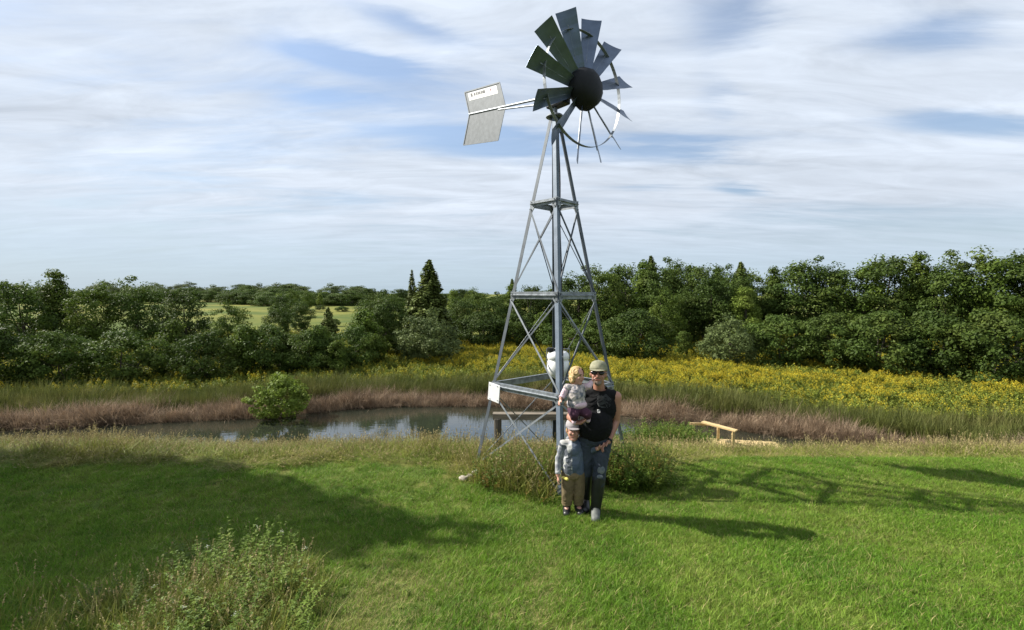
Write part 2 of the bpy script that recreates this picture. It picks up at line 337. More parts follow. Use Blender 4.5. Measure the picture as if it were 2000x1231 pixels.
    for j in range(nr):
        for i in range(ns):
            bm.faces.new((g[0][j][i], g[0][j][i + 1], g[0][j + 1][i + 1], g[0][j + 1][i])); bm.faces.new((g[1][j][i], g[1][j + 1][i], g[1][j + 1][i + 1], g[1][j][i + 1]))
    for i in range(ns):
        for j in (0, nr): bm.faces.new((g[0][j][i], g[1][j][i], g[1][j][i + 1], g[0][j][i + 1]))
    for j in range(nr):
        for i in (0, ns): bm.faces.new((g[0][j][i], g[1][j][i], g[1][j + 1][i], g[0][j + 1][i]))
    bmesh.ops.recalc_face_normals(bm, faces=bm.faces)
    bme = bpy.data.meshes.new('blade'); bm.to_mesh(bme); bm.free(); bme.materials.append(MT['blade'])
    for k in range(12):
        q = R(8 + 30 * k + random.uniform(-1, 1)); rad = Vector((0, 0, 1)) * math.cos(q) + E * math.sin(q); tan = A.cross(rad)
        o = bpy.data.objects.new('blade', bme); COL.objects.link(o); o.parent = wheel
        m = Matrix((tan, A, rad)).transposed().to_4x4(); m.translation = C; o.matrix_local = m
        # strap clip and spoke behind each blade
        bm = bmesh.new(); bar(bm, C + rad * .2 - A * .02 , C + rad * .80 - A * .02, rect(.012, .012)); bm_obj('spoke', bm, MT['galv'], wheel)
    bm = bmesh.new(); seg = 72; rings = []
    for k in range(seg):
        q = 2 * math.pi * k / seg; rad = Vector((0, 0, 1)) * math.cos(q) + E * math.sin(q)
        rings.append([C + rad * (.745 + dr) + A * da for dr, da in ((-.002, -.024), (.002, -.024), (.002, .024), (-.002, .024))])
    rings.append(rings[0]); loft(bm, rings, cap=False); bmesh.ops.remove_doubles(bm, verts=bm.verts, dist=1e-5); bm_obj('ring', bm, MT['galv'], wheel)
    # tail -----------------------------------------------------------------
    def TP(s, zz): return -A * s + Vector((0, 0, zz))
    zl = lambda s: 5.32 + .155 * s
    bm = bmesh.new(); bar(bm, TP(.08, zl(.08)), TP(2.12, zl(2.12)), circ(.019)); bar(bm, TP(.08, zl(.08) - .10), TP(1.3, zl(1.3) - .028), circ(.014)); boom = bm_obj('tail_boom', bm, MT['galv'], root)
    Pd = -E
    for sgn, hgt, off in ((1, .43, .14), (-1, .46, .17)):
        a, b = TP(1.12, zl(1.12) + sgn * .012), TP(2.12, zl(2.12) + sgn * .012); v = -A * off * 1.05 + Vector((0, 0, sgn * hgt - .02))
        n = (b - a).cross(v).normalized(); n = n if n.dot(Pd) > 0 else -n
        bm = bmesh.new(); loft(bm, [[a, b, b + v, a + v], [a + n * .003, b + n * .003, b + v + n * .003, a + v + n * .003]])
        # pressed lips round the sheet
        for (p, q) in ((a, a + v), (b, b + v), (a + v, b + v)):
            bar(bm, p + n * .006, q + n * .006, rect(.02, .008), ax=((q - p).cross(n).normalized(), n))
        vane = bm_obj('tail_panel', bm, MT['vane'], boom)
        if sgn == 1:
            def S(i, j, o=.0): return a + (b - a) * i + v * j + n * (.0035 + o)
            bm = bmesh.new(); loft(bm, [[S(.10, .57), S(.91, .57), S(.91, .92), S(.10, .92)], [S(.10, .57, .002), S(.91, .57, .002), S(.91, .92, .002), S(.10, .92, .002)]])
            st = bm_obj('sticker', bm, MT['white'], vane); st['label'] = 'white sticker with worn dark lettering'
            # seen from this side the far end of the tail (i = 1) is on the left
            def add(i0, i1, j0, j1, nm, m): bmx = bmesh.new(); loft(bmx, [[S(i0, j0, .0025), S(i1, j0, .0025), S(i1, j1, .0025), S(i0, j1, .0025)], [S(i0, j0, .004), S(i1, j0, .004), S(i1, j1, .004), S(i0, j1, .004)]]); bm_obj(nm, bmx, m, vane)
            add(.785, .84, .72, .875, 'sticker_letter', MT['ink'])
            for i, wd in ((.70, .045), (.645, .035), (.60, .03), (.555, .035), (.51, .03), (.465, .035), (.42, .045)):
                add(i, i + wd, .735, .865, 'sticker_letter', MT['ink'])
            add(.25, .285, .76, .86, 'sticker_mark', MT['ink_red'])
            for i in range(9): add(.22 + i * .07, .265 + i * .07, .65, .685, 'sticker_letter', MT['ink_grey'])
    # white plate wired to the left leg
    a = P(0, ZC); bm = bmesh.new(); n = Vector((-.1, -1, 0)).normalized(); c = a + Vector((.03, -.09, -.09))
    box(bm, c, (.24, .012, .26), Quaternion((0, 0, 1), R(-46)).to_matrix() @ Quaternion((0, 1, 0), R(6)).to_matrix(), .004)
    pl = bm_obj('sign_plate', bm, MT['plate'], root); pl['label'] = 'blank white plate fixed to the left leg'
    for (dx, dz) in ((-.08, .1), (.08, .1), (-.08, -.1), (.08, -.1)):
        bm = bmesh.new(); bmesh.ops.create_cone(bm, cap_ends=True, segments=8, radius1=.008, radius2=.006, depth=.008, matrix=Matrix.Translation(c + Quaternion((0, 0, 1), R(-46)) @ Vector((dx, -.01, dz))) @ Matrix.Rotation(R(-46), 4, 'Z') @ Matrix.Rotation(R(90), 4, 'X')); bm_obj('bolt', bm, MT['galv'], pl)
    # black air hose from the head down the front leg and to the pond
    bm = bmesh.new(); tube(bm, [P(1, z) + Vector((.05, .09, 0)) + Vector((.006 * math.sin(z * 5), .004, 0)) for z in np.linspace(4.85, .1, 30)], .011, 6); bm_obj('air_hose', bm, MT['hub'], root)
    # white tank hung behind the front leg
    tk = at(1090, 712, 6.35); bm = bmesh.new(); rings = []; H0 = tk.z - .19
    for (rr, zz) in ((.05, 0), (.10, .03), (.138, .09), (.148, .14), (.148, .235), (.138, .242), (.138, .262), (.148, .27), (.148, .315), (.135, .345), (.10, .37), (.05, .38), (.045, .41), (.02, .415)):
        rings.append([Vector((rr * math.cos(2 * math.pi * k / 24), rr * math.sin(2 * math.pi * k / 24), zz)) for k in range(24)])
    loft(bm, rings); tank = empty('tank', (tk.x, tk.y, H0)); bm_obj('tank_body', bm, MT['white'], tank, smooth=True)
    bm = bmesh.new(); bmesh.ops.create_cone(bm, cap_ends=True, segments=12, radius1=.05, radius2=.05, depth=.05, matrix=Matrix.Translation((-.10, -.02, .39))); bm_obj('cap', bm, MT['hub'], tank)
    bm = bmesh.new(); bar(bm, (-.155, 0, .40), (.155, 0, .40), rect(.03, .006)); tube(bm, [(-.15, 0, .4), (-.156, 0, .3), (-.152, 0, .22)], .006, 6); tube(bm, [(.15, 0, .4), (.156, 0, .3), (.152, 0, .22)], .006, 6); bm_obj('bracket', bm, MT['galv'], tank)
    tag(tank, 'white plastic tank hanging inside the windmill tower behind its front leg', 'tank')
build_windmill()

# ------------------------------------------------------------------ timber: old rail bench, new dock
def build_timber():
    a = at(963, 812, 7.75); b = at(1098, 812, 7.62); root = empty('timber_rail', (a.x, a.y, hz(a.x, a.y)))
    o = Vector(root.location); bm = bmesh.new(); bar(bm, a - o + Vector((-.0, 0, 0)), b - o + Vector((.9, 0, 0)), [(-.06, -.05), (.06, -.055), (.065, .04), (-.055, .05)]); bm_obj('rail', bm, MT['oldwood'], root)
    for px in (972, 1180):
        p = at(px, 812, 7.7); zb = hz(p.x, p.y) - .2; bm = bmesh.new(); rings = []
        for z in np.linspace(zb, p.z - .048, 5): rings.append([Vector((p.x - o.x + .062 * math.cos(k * math.pi / 5 + .3) * (1 + .08 * math.sin(k * 3 + z * 4)), p.y - o.y + .062 * math.sin(k * math.pi / 5 + .3), z - o.z)) for k in range(10)])
        loft(bm, rings); bm_obj('post', bm, MT['postwood'], root)
    tag(root, 'weathered grey timber rail on round posts between windmill and pond', 'rail')
    # dock of new yellow timber
    c = at(1405, 866, 14.4); root = empty('dock', (c.x, c.y, c.z)); root.scale = (.82, .82, .82); ex = Vector((.985, -.17, 0)); ey = Vector((.17, .985, 0)); up = Vector((0, 0, 1))
    for i in range(7):
        bm = bmesh.new(); y0 = -.45 + i * .15; bar(bm, ex * -.55 + ey * y0, ex * (2.1) + ey * y0, rect(.138, .035)); bm_obj('plank', bm, MT['newwood'], root)
    for y0 in (-.5, .5):
        bm = bmesh.new(); bar(bm, ex * -.55 + ey * y0 - up * .085, ex * 2.1 + ey * y0 - up * .085, rect(.04, .13)); bm_obj('beam', bm, MT['newwood'], root)
    for (x0, y0) in ((.35, -.48), (.05, .40), (-.85, .40), (1.3, -.4), (-.5, -.4)):
        bm = bmesh.new(); top = .60 if x0 in (.35, .05, -.85) else -.02
        bar(bm, ex * x0 + ey * y0 - up * .75, ex * x0 + ey * y0 + up * top, rect(.085, .085), up=ey); bm_obj('post', bm, MT['newwood'], root)
    bm = bmesh.new(); bar(bm, ex * .45 + ey * -.48 + up * .63, ex * -.55 + ey * .30 + up * .70, rect(.24, .05)); bm_obj('seat_board', bm, MT['newwood'], root)
    bm = bmesh.new(); bar(bm, ex * -.3 + ey * .44 + up * .58, ex * -.98 + ey * .40 + up * .58, rect(.05, .09)); bm_obj('rail', bm, MT['newwood'], root)
    tag(root, 'small dock of fresh yellow timber at the pond edge', 'dock')
    # stones round the left leg foot
    for (px, py, s, lab) in ((905, 941, .05, 'pale tan stone farthest left of the windmill foot stones'), (929, 926, .042, 'small whitish stone touching the left windmill leg'), (918, 936, .045, 'brownish stone between two paler stones by the windmill leg')):
        Y = 2.49 * 930 / (py + 6 - 575); p = at(px, py, Y); bm = bmesh.new(); bmesh.ops.create_icosphere(bm, subdivisions=3, radius=1)
        for v in bm.verts:
            k = 1 + .28 * mnoise.noise(v.co * 1.3 + Vector((px, 0, 0))) + .08 * mnoise.noise(v.co * 4); v.co = Vector((v.co.x * s * 1.2, v.co.y * s, v.co.z * s * .8)) * k
        o = bm_obj('stone', bm, MT['stone'], None, (p.x, p.y, hz(p.x, p.y) + s * .55), True); tag(o, lab, 'stone', 'stones at the windmill foot')
build_timber()

# ------------------------------------------------------------------ plants: mesh accumulation and scattering
class Acc:
    def __init__(s): s.v = []; s.t = []; s.q = []; s.tm = []; s.qm = []; s.n = 0
    def add(s, v, tris=None, quads=None, m=0):
        v = np.asarray(v, float).reshape(-1, 3)
        if tris is not None and len(tris): t = np.asarray(tris) + s.n; s.t.append(t); s.tm.append(np.full(len(t), m))
        if quads is not None and len(quads): q = np.asarray(quads) + s.n; s.q.append(q); s.qm.append(np.full(len(q), m))
        s.v.append(v); s.n += len(v)
    def mesh(s, name):
        f = []; mi = []
        if s.t: f.append(np.concatenate(s.t)); mi.append(np.concatenate(s.tm))
        if s.q: f.append(np.concatenate(s.q)); mi.append(np.concatenate(s.qm))
        return np_mesh(name, np.concatenate(s.v), f, np.concatenate(mi))
def add_blades(A, g, base, h, w, lean, curve, az=None, m=0, segs=3):
    """ribbon blades; base (n,3), arrays h,w,lean,curve"""
    n = len(base); az = g.uniform(0, 2 * np.pi, n) if az is None else az
    d = np.stack([np.cos(az), np.sin(az), np.zeros(n)], 1); wa = az + np.pi / 2 + g.uniform(-.7, .7, n); wd = np.stack([np.cos(wa), np.sin(wa), np.zeros(n)], 1)
    vs = []
    for k in range(segs + 1):
        t = k / segs; out = lean * t + curve * t * t; up = t - .35 * curve * t * t
        c = base + d * (h * out)[:, None] + np.array([0, 0, 1]) * (h * up)[:, None]
        if k == segs: vs.append(c[:, None, :])
        else:
            ww = w * (1 - .65 * t) * (.75 if k == 0 else 1); vs.append(np.stack([c - wd * ww[:, None] / 2, c + wd * ww[:, None] / 2], 1))
    V = np.concatenate(vs, 1); per = 2 * segs + 1; off = (np.arange(n) * per)[:, None]
    quads = [np.concatenate([off + 2 * k, off + 2 * k + 1, off + 2 * k + 3, off + 2 * k + 2], 1) for k in range(segs - 1)]
    tri = np.concatenate([off + 2 * segs - 2, off + 2 * segs - 1, off + 2 * segs], 1)
    A.add(V.reshape(-1, 3), tri, np.concatenate(quads) if quads else None, m)
def add_cards(A, g, c, nrm, size, asp=1.6, m=0):
    """leaf-shaped diamonds folded slightly along the midrib; c, nrm (n,3), size (n,)"""
    n = len(c); nrm = nrm / np.linalg.norm(nrm, axis=1, keepdims=True)
    r = g.normal(size=(n, 3)); a = np.cross(nrm, r); a /= np.linalg.norm(a, axis=1, keepdims=True); b = np.cross(nrm, a); s = size[:, None]
    V = np.stack([c - a * s * asp / 2, c + b * s * .5 + nrm * s * .12, c + a * s * asp / 2, c - b * s * .5 + nrm * s * .12], 1)
    off = (np.arange(n) * 4)[:, None]
    A.add(V.reshape(-1, 3), np.concatenate([np.concatenate([off, off + 1, off + 2], 1), np.concatenate([off, off + 2, off + 3], 1)]), None, m)
def rand_unit(g, n): v = g.normal(size=(n, 3)); return v / np.linalg.norm(v, axis=1, keepdims=True)
def scatter(name, pts, rot, scl, protos, label, cat):
    """one object that instances prototype clumps on given points (geometry nodes)"""
    col = bpy.data.collections.new(name + '_clumps')
    for i, (me, mats) in enumerate(protos):
        o = bpy.data.objects.new('%s_clump' % name, me)
        for m in mats: me.materials.append(m)
        col.objects.link(o)
    n = len(pts); me = bpy.data.meshes.new(name); me.vertices.add(n); me.vertices.foreach_set('co', np.asarray(pts, np.float32).ravel())
    a = me.attributes.new('rot', 'FLOAT_VECTOR', 'POINT'); a.data.foreach_set('vector', np.asarray(rot, np.float32).ravel())
    a = me.attributes.new('scl', 'FLOAT_VECTOR', 'POINT'); a.data.foreach_set('vector', np.asarray(scl, np.float32).ravel())
    a = me.attributes.new('pick', 'INT', 'POINT'); a.data.foreach_set('value', RNG.integers(0, len(protos), n).astype(np.int32))
    o = mesh_obj(name, me, [])
    ng = bpy.data.node_groups.new(name, 'GeometryNodeTree'); ng.interface.new_socket('Geometry', in_out='INPUT', socket_type='NodeSocketGeometry'); ng.interface.new_socket('Geometry', in_out='OUTPUT', socket_type='NodeSocketGeometry')
    N = ng.nodes.new; L = ng.links.new
    gi = N('NodeGroupInput'); go = N('NodeGroupOutput'); ip = N('GeometryNodeInstanceOnPoints'); ci = N('GeometryNodeCollectionInfo'); ci.inputs[0].default_value = col; ci.inputs['Separate Children'].default_value = True; ci.inputs['Reset Children'].default_value = True
    def attr(nm, t):
        x = N('GeometryNodeInputNamedAttribute'); x.data_type = t; x.inputs[0].default_value = nm; return next(s for s in x.outputs if s.enabled and s.name == 'Attribute')
    L(gi.outputs[0], ip.inputs['Points']); L(ci.outputs[0], ip.inputs['Instance']); ip.inputs['Pick Instance'].default_value = True
    L(attr('pick', 'INT'), ip.inputs['Instance Index']); L(attr('rot', 'FLOAT_VECTOR'), ip.inputs['Rotation']); L(attr('scl', 'FLOAT_VECTOR'), ip.inputs['Scale']); L(ip.outputs[0], go.inputs[0])
    md = o.modifiers.new('scatter', 'NODES'); md.node_group = ng
    return tag(o, label, cat, kind='stuff')
def vnoise(x, y, s, o=0):
    """cheap smooth 2D noise in 0..1"""
    x = x * s + o * 17.3; y = y * s + o * 9.1
    return .5 + .25 * (np.sin(x * 1.3 + 2 * np.sin(y * .7 + o)) + np.sin(y * 1.7 + 1.7 * np.sin(x * .9 + 1.3 + o))) * .9
def place(x, y, g, smin, smax, zvar=.25, tilt=.08, dz=0.0):
    n = len(x); p = np.stack([x, y, height(x, y) + dz], 1); r = np.stack([g.normal(0, tilt, n), g.normal(0, tilt, n), g.uniform(0, 6.283, n)], 1)
    s = g.uniform(smin, smax, n); return p, r, np.stack([s, s, s * g.uniform(1 - zvar, 1 + zvar, n)], 1)
def frustum(g, n, y0, y1, pad=.6, ratio=1.1):
    """random ground points across the view between depths y0 and y1, even per area"""
    y = np.sqrt(g.uniform(y0 ** 2, y1 ** 2, n)); x = g.uniform(-1, 1, n) * (y * ratio + pad); return x, y

LAWN = leaf_mat('lawn_blades', ((.088, .195, .015), (.140, .255, .022), (.23, .31, .05)), .5, .38, .9, .25)
LAWN_DRY = leaf_mat('lawn_dry_blades', ((.20, .19, .06), (.27, .24, .09), (.33, .29, .12)), .6, .25, 2.0, .25)
LONG = leaf_mat('long_grass_blades', ((.13, .18, .025), (.20, .225, .04), (.30, .27, .075)), .55, .30, 1.0, .3)
SEED = leaf_mat('grass_seed_heads', ((.26, .21, .09), (.32, .26, .12), (.36, .31, .16)), .7, .2, 3.0, .3)
WEED = leaf_mat('weed_leaves', ((.070, .120, .018), (.105, .165, .024), (.18, .21, .038)), .5, .28, 2.5, .3)
REDDISH = leaf_mat('reddish_weed_leaves', ((.16, .14, .03), (.22, .16, .04), (.22, .19, .05)), .55, .25, 3.0, .3)
REED = leaf_mat('reed_blades', ((.085, .105, .024), (.125, .14, .036), (.19, .175, .06)), .55, .25, .8, .3)
DRYREED = leaf_mat('dry_reed_blades', ((.20, .135, .085), (.31, .225, .15), (.46, .35, .24)), .7, .2, 1.5, .35)
GOLD = leaf_mat('goldenrod_flowers', ((.34, .30, .03), (.42, .355, .03), (.50, .375, .03)), .7, .2, .5, .22)
GOLDLEAF = leaf_mat('goldenrod_leaves', ((.115, .15, .024), (.17, .205, .032), (.25, .26, .045)), .55, .25, .5, .3)

def proto_lawn(seed, n=54, dry=.10):
    g = np.random.default_rng(seed); A = Acc(); r = .085 * np.sqrt(g.uniform(0, 1, n)); a = g.uniform(0, 6.283, n)
    base = np.stack([r * np.cos(a), r * np.sin(a), np.full(n, -.004)], 1); k = int(n * (1 - dry))
    h = g.uniform(.022, .058, n); w = g.uniform(.003, .0055, n); le = g.uniform(.1, .7, n); cu = g.uniform(.1, .8, n)
    add_blades(A, g, base[:k], h[:k], w[:k], le[:k], cu[:k], m=0, segs=2); add_blades(A, g, base[k:], h[k:] * .9, w[k:], le[k:] + .3, cu[k:], m=1, segs=2)
    return A.mesh('lawn_clump'), (LAWN, LAWN_DRY)
def proto_long(seed, n=34, hmax=.42, seeds=4, reddish=False):
    g = np.random.default_rng(seed); A = Acc(); r = .13 * np.sqrt(g.uniform(0, 1, n)); a = g.uniform(0, 6.283, n)
    base = np.stack([r * np.cos(a), r * np.sin(a), np.full(n, -.02)], 1)
    add_blades(A, g, base, g.uniform(.45, 1, n) * hmax, g.uniform(.005, .010, n), g.uniform(.05, .35, n), g.uniform(.1, .8, n), m=0, segs=3)
    m = seeds; r = .11 * np.sqrt(g.uniform(0, 1, m)); a = g.uniform(0, 6.283, m); b = np.stack([r * np.cos(a), r * np.sin(a), np.full(m, -.02)], 1); H = g.uniform(.8, 1.15, m) * hmax
    add_blades(A, g, b, H, np.full(m, .0035), np.full(m, .12), np.full(m, .12), az=a, m=1, segs=3)
    for i in range(m):
        k = 9; t = g.uniform(.72, 1.0, k); c = b[i] + np.stack([np.cos(a[i]) * H[i] * (.12 * t + .12 * t * t), np.sin(a[i]) * H[i] * (.12 * t + .12 * t * t), H[i] * (t - .04 * t * t)], 1)
        add_cards(A, g, c, rand_unit(g, k), np.full(k, .011), 2.4, 1)
    return A.mesh('long_grass_clump'), (LONG, SEED)
def proto_weed(seed, H=.6, stems=6, leafmat=0, sz=.05, spread=.12, flowers=0):
    g = np.random.default_rng(seed); A = Acc()
    for i in range(stems):
        az = g.uniform(0, 6.283); r = spread * math.sqrt(g.uniform()); b = np.array([r * math.cos(az), r * math.sin(az), -.03]); h = H * g.uniform(.6, 1.05); le = g.uniform(.05, .4)
        add_blades(A, g, b[None], np.array([h]), np.array([.009]), np.array([le]), np.array([.1]), az=np.array([az]), m=0, segs=4)
        k = int(16 * h / .6) + 6; t = np.sort(g.uniform(.15, 1.0, k)); c = b + np.stack([math.cos(az) * h * (le * t + .1 * t * t), math.sin(az) * h * (le * t + .1 * t * t), h * (t - .035 * t * t)], 1)
        la = g.uniform(0, 6.283, k); L = sz * (1.25 - .75 * t) * g.uniform(.7, 1.3, k); d = np.stack([np.cos(la), np.sin(la), g.uniform(-.1, .7, k)], 1)
        nr = np.stack([-np.cos(la) * .5, -np.sin(la) * .5, np.ones(k)], 1) + g.normal(0, .3, (k, 3)); nr /= np.linalg.norm(nr, axis=1, keepdims=True)
        d -= nr * (d * nr).sum(1, keepdims=True); d /= np.linalg.norm(d, axis=1, keepdims=True); s = np.cross(nr, d); LL = L[:, None]
        V = np.stack([c, c + d * LL * .5 + s * LL * .22 + nr * LL * .05, c + d * LL * 1.1 - np.array([0, 0, 1]) * LL * .2, c + d * LL * .5 - s * LL * .22 + nr * LL * .05], 1); off = (np.arange(k) * 4)[:, None]
        A.add(V.reshape(-1, 3), np.concatenate([np.concatenate([off, off + 1, off + 2], 1), np.concatenate([off, off + 2, off + 3], 1)]), None, leafmat)
        if flowers and g.uniform() < flowers:
            kk = 14; tip = c[-1]; add_cards(A, g, tip + g.normal(0, .018, (kk, 3)) + np.array([0, 0, .01]), rand_unit(g, kk), np.full(kk, .013), 1.1, 2)
    return A.mesh('weed_clump')
def proto_reed(seed, H=1.1, n=26, dry=False):
    g = np.random.default_rng(seed); A = Acc(); r = .22 * np.sqrt(g.uniform(0, 1, n)); a = g.uniform(0, 6.283, n); b = np.stack([r * np.cos(a), r * np.sin(a), np.full(n, -.05)], 1)
    add_blades(A, g, b, g.uniform(.55, 1.05, n) * H, g.uniform(.014, .026, n), g.uniform(.0, .25, n) + (g.uniform(0, .5, n) if dry else 0), g.uniform(0, .35, n) + (g.uniform(0, 1.2, n) * (g.uniform(0, 1, n) < .4) if dry else 0), m=0, segs=4)
    return A.mesh('reed_clump'), ((DRYREED if dry else REED),)
def proto_gold(seed, H=.95, stems=9, fl=1.0):
    g = np.random.default_rng(seed); A = Acc()
    for i in range(stems):
        az = g.uniform(0, 6.283); r = .26 * math.sqrt(g.uniform()); b = np.array([r * math.cos(az), r * math.sin(az), -.03]); h = H * g.uniform(.75, 1.08); le = g.uniform(.02, .18)
        add_blades(A, g, b[None], np.array([h]), np.array([.012]), np.array([le]), np.array([.05]), az=np.array([az]), m=0, segs=2)
        k = 20; t = g.uniform(.2, .95, k); c = b + np.stack([math.cos(az) * h * le * t, math.sin(az) * h * le * t, h * t], 1) + g.normal(0, .03, (k, 3)) * np.array([1, 1, .3])
        add_cards(A, g, c, rand_unit(g, k) + np.array([0, 0, .8]), g.uniform(.035, .06, k), 2.6, 0)
        if g.uniform() < fl:
            k = 20; t = g.uniform(0, 1, k); sp = .10 * (1 - t) + .015; aa = g.uniform(0, 6.283, k); tip = b + np.array([math.cos(az) * h * le, math.sin(az) * h * le, h * .84])
            c = tip + np.stack([np.cos(aa) * sp, np.sin(aa) * sp, t * .22], 1); add_cards(A, g, c, rand_unit(g, k) + np.array([0, 0, .5]), g.uniform(.022, .04, k), 1.5, 1)
    return A.mesh('goldenrod_clump'), (GOLDLEAF, GOLD)

def build_ground_cover():
    g = np.random.default_rng(11)
    # mown lawn
    def mown_edge(x):  # depth at which the mower stopped
        return np.interp(x, [-12, -4, -1.6, -.9, -.5, 1.75, 2.1, 3, 5, 12], [6.9, 6.75, 6.95, 6.7, 6.3, 6.3, 6.75, 7.3, 7.6, 7.8]) + .12 * np.sin(x * 2.1) + .07 * np.sin(x * 5.3 + 1)
    xs, ys = [], []
    for (n, a, b) in ((5200, 2.2, 3.6), (7600, 3.6, 5.2), (9500, 5.2, 8.2)):
        x, y = frustum(g, n, a, b); xs.append(x); ys.append(y)
    x = np.concatenate(xs); y = np.concatenate(ys)
    def dry_track(x, y):     # two worn, straw-coloured tracks in the lawn
        c1 = np.abs(x - np.interp(y, [2, 3, 4, 5, 6], [-.75, -.95, -.9, -.6, -.2])) / .42; c2 = np.abs(x - np.interp(y, [2, 3.2, 4.2, 5, 6], [.15, .22, .30, .2, -.1])) / .22
        return np.maximum(np.exp(-c1 ** 2) * .8 * np.clip((4.4 - y) / .8, 0, 1), np.exp(-c2 ** 2) * .7 * np.clip((5.2 - y) / .8, 0, 1))
    keep = y < mown_edge(x) + g.normal(0, .06, len(x)); x, y = x[keep], y[keep]
    dr = dry_track(x, y) + .22 * np.clip((vnoise(x, y, .9, 3) - .62) / .15, 0, 1) + .02
    isdry = g.uniform(0, 1, len(x)) < dr * 1.05
    p, r, s = place(x[~isdry], y[~isdry], g, .75, 1.25); 
    scatter('lawn_grass', p, r, s, [proto_lawn(k) for k in range(6)], 'short mown green lawn grass in the foreground', 'grass')
    p, r, s = place(x[isdry], y[isdry], g, .6, 1.0); scatter('dry_lawn_grass', p, r, s, [proto_lawn(20 + k, 40, .55) for k in range(4)], 'straw-coloured worn grass in the lawn tracks', 'grass')
    x, y = frustum(g, 2600, 2.2, 7.6); keep = (y < mown_edge(x)) & (vnoise(x, y, 1.6, 8) + g.normal(0, .12, len(x)) > .58); p, r, s = place(x[keep], y[keep], g, .6, 1.3, .3, .2)
    scatter('lawn_clover', p, r, s, [(proto_weed(300 + k, .055, 9, 0, .028, .06), (WEED,)) for k in range(3)], 'low clover and broad-leaved weeds in the lawn', 'clover')
    # rough long grass behind the mown edge and down the bank
    x, y = frustum(g, 15000, 6.2, 15, 1.0, 1.12); ed = mown_edge(x); keep = (y > ed - .05) & (height(x, y) > -2.6)
    keep &= g.uniform(0, 1, len(x)) < np.clip(1.35 - (y - 7) / 9, .35, 1); x, y = x[keep], y[keep]
    ramp = np.clip((y - mown_edge(x)) / .9, .25, 1); p, r, s = place(x, y, g, .75, 1.15); s[:, 2] *= np.where((np.abs(x - 6.6) < 2.2) & (y > 9.5), .45, 1); s[:, 2] *= ramp * np.clip(.58 + .42 * vnoise(x, y, .9, 1), .5, 1)
    scatter('long_grass', p, r, s, [proto_long(40 + k) for k in range(6)], 'unmown yellow-green long grass along the crest of the bank', 'grass')
    # longer tufts mixed into the weedy corner at the lower left
    n = 380; x = g.normal(-2.05, .5, n); y = g.normal(3.1, .42, n); keep = (y > 2.3) & (x / y < -.40); p, r, s = place(x[keep], y[keep], g, .35, .75, .3, .15)
    scatter('corner_grass', p, r, s, [proto_long(320 + k, 30, .40, 2) for k in range(4)], 'longer tufted grass among the weeds in the lower left corner', 'grass')
    # tall weeds round the windmill foot
    n = 950; a = g.uniform(0, 6.283, n); rr = np.sqrt(g.uniform(0, 1, n)); rr = rr * (1 + .25 * np.sin(3 * a + 1) + .15 * np.sin(7 * a)); x = .62 + 1.25 * rr * np.cos(a); y = 6.72 + .92 * rr * np.sin(a)
    keep = ~((np.abs(x - .85) < .42) & (y < 5.95)); x, y = x[keep], y[keep]
    p, r, s = place(x, y, g, .38, 1.15, .35, .2); s *= (np.clip(1.15 - .25 * np.abs(x - .6), .6, 1) * np.clip(1.0 - (y - 6.1) * .55, .38, 1))[:, None]
    pr = [(proto_weed(60 + k, .50, 5), (WEED,)) for k in range(3)] + [(proto_weed(70, .48, 5), (REDDISH,))] + [proto_long(80 + k, 26, .58, 6) for k in range(5)]
    scatter('tall_weeds', p, r, s, pr, 'tall tangled weeds growing round the windmill foot', 'weeds')
    n = 150; a = g.uniform(0, 6.283, n); rr = np.sqrt(g.uniform(0, 1, n)); x = 1.62 + .42 * rr * np.cos(a); y = 6.35 + .38 * rr * np.sin(a); p, r, s = place(x, y, g, .7, 1.05, .25, .2)
    scatter('dark_weeds', p, r, s, [(proto_weed(90 + k, .52, 7), (WEED,)) for k in range(3)] + [(proto_weed(96, .5, 6), (REDDISH,))], 'dark leafy weeds beside the man at the right of the tower', 'weeds')
    # green rushes on the near shore by the dock
    n = 520; a = g.uniform(0, 6.283, n); rr = np.sqrt(g.uniform(0, 1, n)); x = 4.15 + 1.25 * rr * np.cos(a); y = 13.4 + .7 * rr * np.sin(a); p, r, s = place(x, y, g, .6, 1.0, .2, .12); s[:, 2] *= 1.0 - .35 * (np.abs(x - 4.3) / 1.3) ** 2
    scatter('green_rushes', p, r, s, [(proto_weed(100 + k, 1.05, 9, 0, .11, .2), (WEED,)) for k in range(3)] + [proto_long(104 + k, 40, 1.0, 2) for k in range(2)], 'bright green leafy rushes beside the yellow dock', 'rushes')
    # reeds on the far shore: dry front, green behind
    n = 5200; x = g.uniform(-27, 26, n); s0 = g.uniform(-.35, 1.0, n); y = far_shore(x) + s0; keep = (y > 13.5) & (height(x, y) > -2.75); x, y = x[keep], y[keep]; k2 = vnoise(x, y, 1.3, 4) + g.normal(0, .15, len(x)) > .30; x, y = x[k2], y[k2]; p, r, s = place(x, y, g, .34, .82, .25, .14); s *= (.7 + .5 * vnoise(x, y, .7, 6))[:, None]
    scatter('dry_reeds', p, r, s, [proto_reed(110 + k, 1.05, 30, True) for k in range(5)], 'dry tan cattail stems along the far waterline', 'reeds')
    n = 7500; x = g.uniform(-30, 30, n); y = far_shore(x) + g.uniform(.75, 3.6, n); keep = y > 14; x, y = x[keep], y[keep]; p, r, s = place(x, y, g, .55, 1.05, .25, .09); s *= (.75 + .45 * vnoise(x, y, .5, 7))[:, None]
    scatter('green_reeds', p, r, s, [proto_reed(120 + k, 1.12, 26) for k in range(5)], 'belt of green cattail reeds behind the dry ones', 'reeds')
